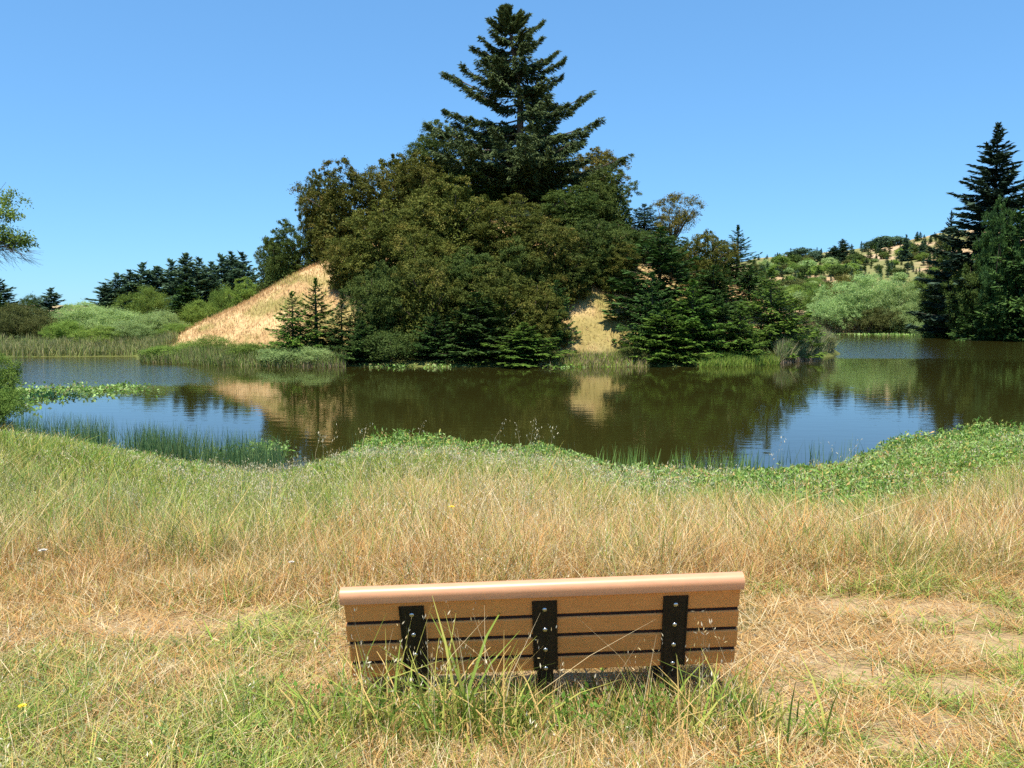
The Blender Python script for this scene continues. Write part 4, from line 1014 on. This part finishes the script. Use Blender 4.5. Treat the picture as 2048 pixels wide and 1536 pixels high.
# reeds and shore grass across the water
def strip(cover, n, pts, h, wd, cols, depth, zmax=1.3):
    """pts [(px,D)] along a shore; depth = how far inland"""
    t = rng.random(n); k = np.linspace(0, 1, len(pts)); px_ = np.interp(t, k, [p[0] for p in pts]); D = np.interp(t, k, [p[1] for p in pts]) + rng.uniform(0, depth, n)
    x = (px_ - 1024) / F * D; z = height(x, D)
    ok = (z > -0.35) & (z < zmax); x, D, z = x[ok], D[ok], np.maximum(z[ok], -0.1); n = len(x)
    c = np.array(cols)[rng.integers(0, len(cols), n)] * (0.7 + 0.6 * rng.random((n, 1)))
    hh = rng.uniform(h[0], h[1], n) * (0.55 + 0.9 * fbm(x * 0.35, D * 0.35, 701))
    cover.add(*blades(np.stack([x, D, z], -1), hh, rng.uniform(wd * 0.6, wd * 1.3, n), rng.uniform(0, 6.28, n), np.abs(rng.normal(0.05, 0.2, n)), np.abs(rng.normal(0.1, 0.15, n)), c))
c1 = Cover()
strip(c1, 15000, [(-250, 73), (30, 75), (290, 76.5), (360, 79)], (0.7, 1.35), 0.07, [(0.26, 0.29, 0.09), (0.33, 0.33, 0.13), (0.20, 0.25, 0.07), (0.38, 0.34, 0.16)], 7.0)
c1.done("reeds", M_blade, "pale green reed bed along the left bay", "reeds")
c2 = Cover()
strip(c2, 7000, [(1560, 167), (1640, 168), (1760, 165)], (2.2, 4.2), 0.22, [(0.30, 0.23, 0.12), (0.24, 0.20, 0.09), (0.20, 0.22, 0.07), (0.36, 0.28, 0.16)], 7.0, 2.5)
strip(c2, 3500, [(1740, 164), (1830, 161), (1900, 150)], (0.6, 1.5), 0.2, [(0.18, 0.25, 0.06), (0.24, 0.30, 0.09)], 5.0, 2.5)
c2.done("reeds", M_blade, "brownish reeds at the head of the right arm", "reeds")
c3 = Cover()
SG = [(0.20, 0.26, 0.06), (0.26, 0.30, 0.09), (0.15, 0.21, 0.05), (0.34, 0.29, 0.14)]
strip(c3, 12000, [(280, 66.5), (420, 62.5), (560, 61.0), (690, 60.6)], (0.4, 1.0), 0.05, SG, 6.0, 1.2)
strip(c3, 2500, [(300, 66), (560, 61.2), (690, 60.6)], (0.25, 0.5), 0.06, [(0.36, 0.27, 0.16), (0.30, 0.24, 0.15)], 1.2, 0.4)
c3.done("shore_grass", M_blade, "green and buff sedge fringing the shore below the bare slope", "sedge")
c4 = Cover()
strip(c4, 5000, [(1400, 60.8), (1480, 61.3), (1560, 63.5)], (0.35, 0.9), 0.05, [(0.24, 0.33, 0.05), (0.18, 0.28, 0.045), (0.30, 0.34, 0.08)], 3.0, 1.5)
strip(c4, 5200, [(1080, 60.6), (1150, 60.4), (1300, 60.6)], (0.25, 0.7), 0.05, [(0.24, 0.33, 0.05), (0.30, 0.28, 0.09), (0.36, 0.27, 0.15)], 4.0, 1.5)
strip(c4, 4500, [(1555, 64.5), (1600, 68), (1640, 73)], (0.7, 2.1), 0.06, [(0.26, 0.30, 0.12), (0.20, 0.26, 0.09), (0.33, 0.29, 0.16)], 3.5, 1.5)
strip(c4, 4500, [(1600, 70), (1640, 74), (1668, 78)], (0.6, 1.7), 0.06, [(0.26, 0.30, 0.12), (0.20, 0.26, 0.09), (0.33, 0.29, 0.16)], 9.0, 1.5)
strip(c4, 2200, [(1540, 63.4), (1600, 67.2), (1640, 72.5)], (0.3, 0.7), 0.06, [(0.38, 0.29, 0.19), (0.32, 0.25, 0.16)], 1.6, 0.6)
c4.done("shore_grass", M_blade, "bright sedge fringing the right end of the mound and its point", "sedge")
for (px, top, wp, D, mat, k, lab) in [
    (330, 690, 90, 68, M_grn, 0, "low shrub at the left tip of the sedge shore"),
    (425, 668, 85, 69, M_grn, 1, "rounded green shrub at the foot of the bare slope"),
    (490, 684, 75, 65.5, M_grn, 0, "small green shrub between the bare slope and the sedge"),
    (378, 680, 60, 70, M_grn, 1, "small shrub left of the rounded one at the slope's foot"),
    (560, 694, 100, 62.8, M_wil, 0, "pale silvery shrub below the young firs"),
    (625, 692, 90, 62.5, M_wil, 1, "pale shrub at the waterline where the shore wood begins"),
    (1098, 700, 40, 61.5, M_brn, 1, "brown tussock shrub at the left end of the sunny gap"),
    (1505, 690, 70, 65.5, M_brn, 0, "grey-green shrub beneath the wide fir at the point"),
    (1632, 672, 80, 78, M_brn, 0, "pale shrub among the sedge at the very tip of the point"),
    (780, 660, 130, 62.6, M_bayg, 0, "shaded shrub overhanging the water left in the shore wood"),
    (1262, 690, 60, 62.6, M_brn, 1, "dark leafy shrub at the right end of the sunny gap"),
    ]:
    p, h, wn = SHR[k]; place("shore_shrub", p, h, wn, px, top, wp, D, lab, "shrub", "shrubs along the mound's shore", mat, sink=0.1)
# dry grass clothing the mound
hg = Cover()
n = 60000; x = rng.uniform(-36, 30, n); y = rng.uniform(62, 96, n); z = height(x, y)
ok = (z > 0.6) & (rng.random(n) < 0.9); x, y, z = x[ok], y[ok], z[ok]; n = len(x)
st_ = fbm((x + z * 0.9) * 0.16, y * 0.06 + z * 0.5, 51)
c = np.where((st_ > 0.56)[:, None] & (rng.random((n, 1)) < 0.6), np.array([0.42, 0.35, 0.11]), np.where(rng.random((n, 1)) < 0.5, np.array([0.50, 0.32, 0.145]), np.array([0.56, 0.38, 0.19]))) * (0.75 + 0.4 * rng.random((n, 1)))
hg.add(*blades(np.stack([x, y, z], -1), rng.uniform(0.15, 0.5, n), rng.uniform(0.03, 0.06, n), rng.uniform(0, 6.28, n), np.abs(rng.normal(0.3, 0.35, n)), np.abs(rng.normal(0.15, 0.15, n)), c))
hg.done("hill_grass", M_blade, "dry tan grass covering the bare slope of the mound", "grass")

# small flowers in the meadow
def flower(px, py, col, label, name, size=0.02, hh=0.25):
    yc = (768 - py) / F; D = 3.0
    for _ in range(40):
        xx = (px - 1024) / F * D; D = float(np.clip((CAM_Z - height(xx, D) - hh * 0.9) / ((ST - yc * CT) / (CT + yc * ST)), 2.2, 25))
    xx = at(px, py, D)[0]; zg = float(height(xx, D))
    e = bpy.data.objects.new(name, None); COL.objects.link(e); e.location = (xx, D, zg); e['label'] = label; e['category'] = "flower"
    b = MB(); b.tube([(0, 0, 0), (0.004, 0.003, hh * 0.5), (0, 0, hh)], [0.0015, 0.0014, 0.001], 4); link("stem", b.mesh("stem", M_stem), e)
    m = MB(); k = 14
    for lay in range(2):
        for i in range(k):
            a = 2 * math.pi * (i + 0.5 * lay) / k; ri = size * (1 - 0.35 * lay); up = 0.25 + 0.6 * lay
            d = Vector((math.cos(a), math.sin(a), up)).normalized(); s_ = Vector((-math.sin(a), math.cos(a), 0)) * ri * 0.22
            p0 = Vector((0, 0, hh)); m.add([p0, p0 + d * ri * 0.7 - s_, p0 + d * ri, p0 + d * ri * 0.7 + s_], [(0, 1, 2, 3)])
    link("petals", m.mesh("petals", col), e)
M_stem = noisy_mat("stem_green", (0.10, 0.16, 0.03), (0.16, 0.22, 0.05), 30)
M_yel = noisy_mat("yellow_petals", (0.75, 0.50, 0.02), (0.85, 0.62, 0.04), 60, 0.6, 0.0)
M_wht = noisy_mat("pale_fluff", (0.42, 0.38, 0.30), (0.55, 0.50, 0.42), 60, 0.9, 0.0)
flower(903, 1022, M_yel, "single yellow flower in the straw beyond the bench", "yellow_flower", 0.035, 0.4)
flower(45, 1420, M_yel, "yellow flower low in the near left corner", "yellow_flower", 0.018, 0.12)
flower(86, 1110, M_wht, "pale fluffy seed head in the grass at the left edge", "seed_head", 0.035, 0.3)
flower(583, 1131, M_wht, "pale seed head in the grass left of the bench", "seed_head", 0.025, 0.25)

# ------------------------------------------------------------------ the bench
def bench():
    M_slat = noisy_mat("tan_plastic_lumber", (0.80, 0.320, 0.088), (0.86, 0.360, 0.105), 60, 0.42, 0.02, 0.3, stretch=(0.25, 1, 1))
    M_cap = noisy_mat("cap_plastic_lumber", (0.55, 0.275, 0.145), (0.61, 0.31, 0.165), 60, 0.38, 0.02, 0.4, stretch=(0.25, 1, 1))  # duller, less orange tan than the slats
    M_steel = noisy_mat("dark_brown_steel", (0.012, 0.008, 0.006), (0.022, 0.014, 0.010), 40, 0.5, 0.1, 0.4)
    M_bolt = noisy_mat("bolt_metal", (0.55, 0.53, 0.50), (0.7, 0.68, 0.64), 60, 0.3, 0.0, 0.5, 1.0)
    rec = R(17); D0 = 3.545
    top = at(1098, 1193, D0)
    dn = np.array([0, math.sin(rec), -math.cos(rec)])              # down the back
    nb = np.array([0, -math.cos(rec), -math.sin(rec)])             # out of the back face towards the path behind it
    def vrow(py):
        yc = (768 - py) / F; d = np.array([0, CT + yc * ST, -ST + yc * CT]); o = np.array([0, 0, CAM_Z]); c0 = np.array([0, top[1], top[2]])
        k = ((c0 - o) @ nb) / (d @ nb); return float((o + d * k - c0) @ dn)
    e = bpy.data.objects.new("park_bench", None); COL.objects.link(e)
    zg = float(height(top[0], top[1]))
    cxm = top[0]
    org = Vector((cxm, top[1] + 0.05, zg)); e.location = org; e.rotation_euler = (0, R(-2.1), R(0.6))
    e['label'] = "tan slatted park bench with three dark steel supports, seen from behind and facing the pond"; e['category'] = "bench"
    piv = float(top[2] - zg)
    O = Vector((0, top[1] - org.y, piv))                             # local origin of the back face
    def L(v, off=0.0):                                             # local (y,z) of a point v down the back and off towards the camera
        p = O + Vector((0, dn[1], dn[2])) * v + Vector((0, nb[1], nb[2])) * off
        return (p.y, p.z)
    sc = 805.0 / F * (D0 * CT + (CAM_Z - top[2]) * ST)
    xl, xr = (692 - 1098) / 805.0 * sc, (1497 - 1098) / 805.0 * sc
    g1, g2, g3, vb = vrow(1233), vrow(1272), vrow(1312), vrow(1341)
    gap = 0.0095; th = 0.040
    def rr(v0, v1, t0, t1, r=0.006):
        pts = []
        for (va, ta, sv, s_t) in ((v0, t0, 1, 1), (v1, t0, -1, 1), (v1, t1, -1, -1), (v0, t1, 1, -1)):
            c = [(va + sv * r, ta), (va + sv * r * 0.3, ta + s_t * r * 0.3), (va, ta + s_t * r)]
            pts += c if (sv * s_t > 0) else c[::-1]
        # order around
        cv = ((v0 + v1) / 2, (t0 + t1) / 2); pts.sort(key=lambda p: math.atan2(p[1] - cv[1], p[0] - cv[0]))
        return [L(v, -t) for v, t in pts]
    def slat(name, poly, x0, x1):
        b = MB(); b.prism(poly, x0, x1); o = link(name, b.mesh(name, M_slat), e)
        md = o.modifiers.new("bevel", 'BEVEL'); md.width = 0.002; md.segments = 1; md.limit_method = 'ANGLE'; md.angle_limit = R(50)
        return o
    # top rail: bullnose cap that overhangs the slat below it on both faces
    vt = vrow(1168)
    r0 = 0.034; cap = []
    vc = vt + r0 - 0.004
    for i in range(13):
        a = math.pi * (i / 12.0)
        cap.append((vc - r0 * math.sin(a) * 1.0, -th / 2 + (r0 + 0.002) * -math.cos(a)))
    prof = [(v, t) for v, t in cap] + [(vc + 0.030, -th / 2 + r0 + 0.002), (vc + 0.034, -th / 2 + r0 - 0.006), (vc + 0.034, -th / 2 - r0 + 0.006), (vc + 0.030, -th / 2 - r0 - 0.002)]
    capm = MB(); capm.prism([L(v, t) for v, t in prof], xl, xr)
    co = link("top_rail", capm.mesh("top_rail", M_cap), e, label="rounded sunlit top rail of the bench")
    for p_ in co.data.polygons:
        if len(p_.vertices) == 4: p_.use_smooth = True
    try: co.data.set_sharp_from_angle(angle=R(40))
    except Exception: pass
    slat("back_slat", rr(vc + 0.035, g1 - gap, 0, th), xl + 0.012, xr - 0.012)
    slat("back_slat", rr(g1 + gap, g2 - gap, 0, th), xl + 0.006, xr - 0.010)
    slat("back_slat", rr(g2 + gap, g3 - gap, 0, th), xl + 0.009, xr - 0.007)
    slat("back_slat", rr(g3 + gap, vb, 0, th), xl + 0.007, xr - 0.011)
    M_gap_shade = noisy_mat("gap_shade", (0.030, 0.016, 0.016), (0.045, 0.024, 0.024), 40, 0.7, 0.0, 0.15)
    for g in (g1, g2, g3):  # dark strips added in the slat gaps, their colour standing in for shade
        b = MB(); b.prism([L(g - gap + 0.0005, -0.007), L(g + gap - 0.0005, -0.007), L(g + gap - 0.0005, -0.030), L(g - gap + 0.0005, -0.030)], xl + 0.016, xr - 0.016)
        link("gap_shade_strip", b.mesh("gap_shade_strip", M_gap_shade), e)
    # steel supports with bolts
    zseat = L(vb)[1] + 0.045; yb = L(vb)[0] + 0.035
    s1 = (831 - 1098) / 805.0 * sc; s3 = (1362 - 1098) / 805.0 * sc
    for sx in (s1, 0.0, s3):
        b = MB(); v0, v1 = vrow(1201), vrow(1338); w2 = 0.057
        b.prism([L(v0, 0.008), L(v0, 0.001), L(v1, 0.001), L(v1, 0.008)], sx - w2, sx + w2)
        for s_ in (-1, 1):
            b.prism([L(v0 + 0.01, 0.008), L(v0 + 0.01, 0.012), L(v1, 0.012), L(v1, 0.008)], sx + s_ * (w2 - 0.004) - 0.003, sx + s_ * (w2 - 0.004) + 0.003)
        pl = link("support_plate", b.mesh("support_plate", M_steel), e)
        for py in (1217, 1257, 1297, 1334):
            v = vrow(py); m = MB(); y_, z_ = L(v, 0.008); n_ = Vector((0, nb[1], nb[2]))
            c0 = Vector((sx, y_, z_)); m.tube([c0, c0 + n_ * 0.003, c0 + n_ * 0.006, c0 + n_ * 0.0075], [0.012, 0.0115, 0.007, 0.002], 12)
            link("bolt", m.mesh("bolt", M_bolt, True), pl)
        p = MB(); y0, z0 = L(vb + 0.002, -0.044)
        p.tube([(sx, y0, z0 - 0.004), (sx, y0, z0 - 0.03), (sx, y0, -0.35)], [0.038, 0.038, 0.038], 14); link("post", p.mesh("post", M_steel, True), e)
        a = MB(); a.box((sx, yb + 0.20, zseat - 0.055), (0.05, 0.46, 0.045)); link("seat_bracket", a.mesh("seat_bracket", M_steel), e)
        f_ = MB(); f_.tube([(sx, yb + 0.36, zseat - 0.079), (sx, yb + 0.36, -0.4)], [0.03, 0.03], 12); link("leg", f_.mesh("leg", M_steel, True), e)
    for i in range(4):
        y0 = yb + 0.015 + i * 0.107; m = MB()
        m.prism([(y0, zseat - 0.032), (y0 + 0.092, zseat - 0.032), (y0 + 0.092, zseat + 0.004), (y0 + 0.088, zseat + 0.008), (y0 + 0.004, zseat + 0.008), (y0, zseat + 0.004)], xl + 0.01, xr - 0.01)
        link("seat_slat", m.mesh("seat_slat", M_slat), e)
bench()
bpy.context.view_layer.update()
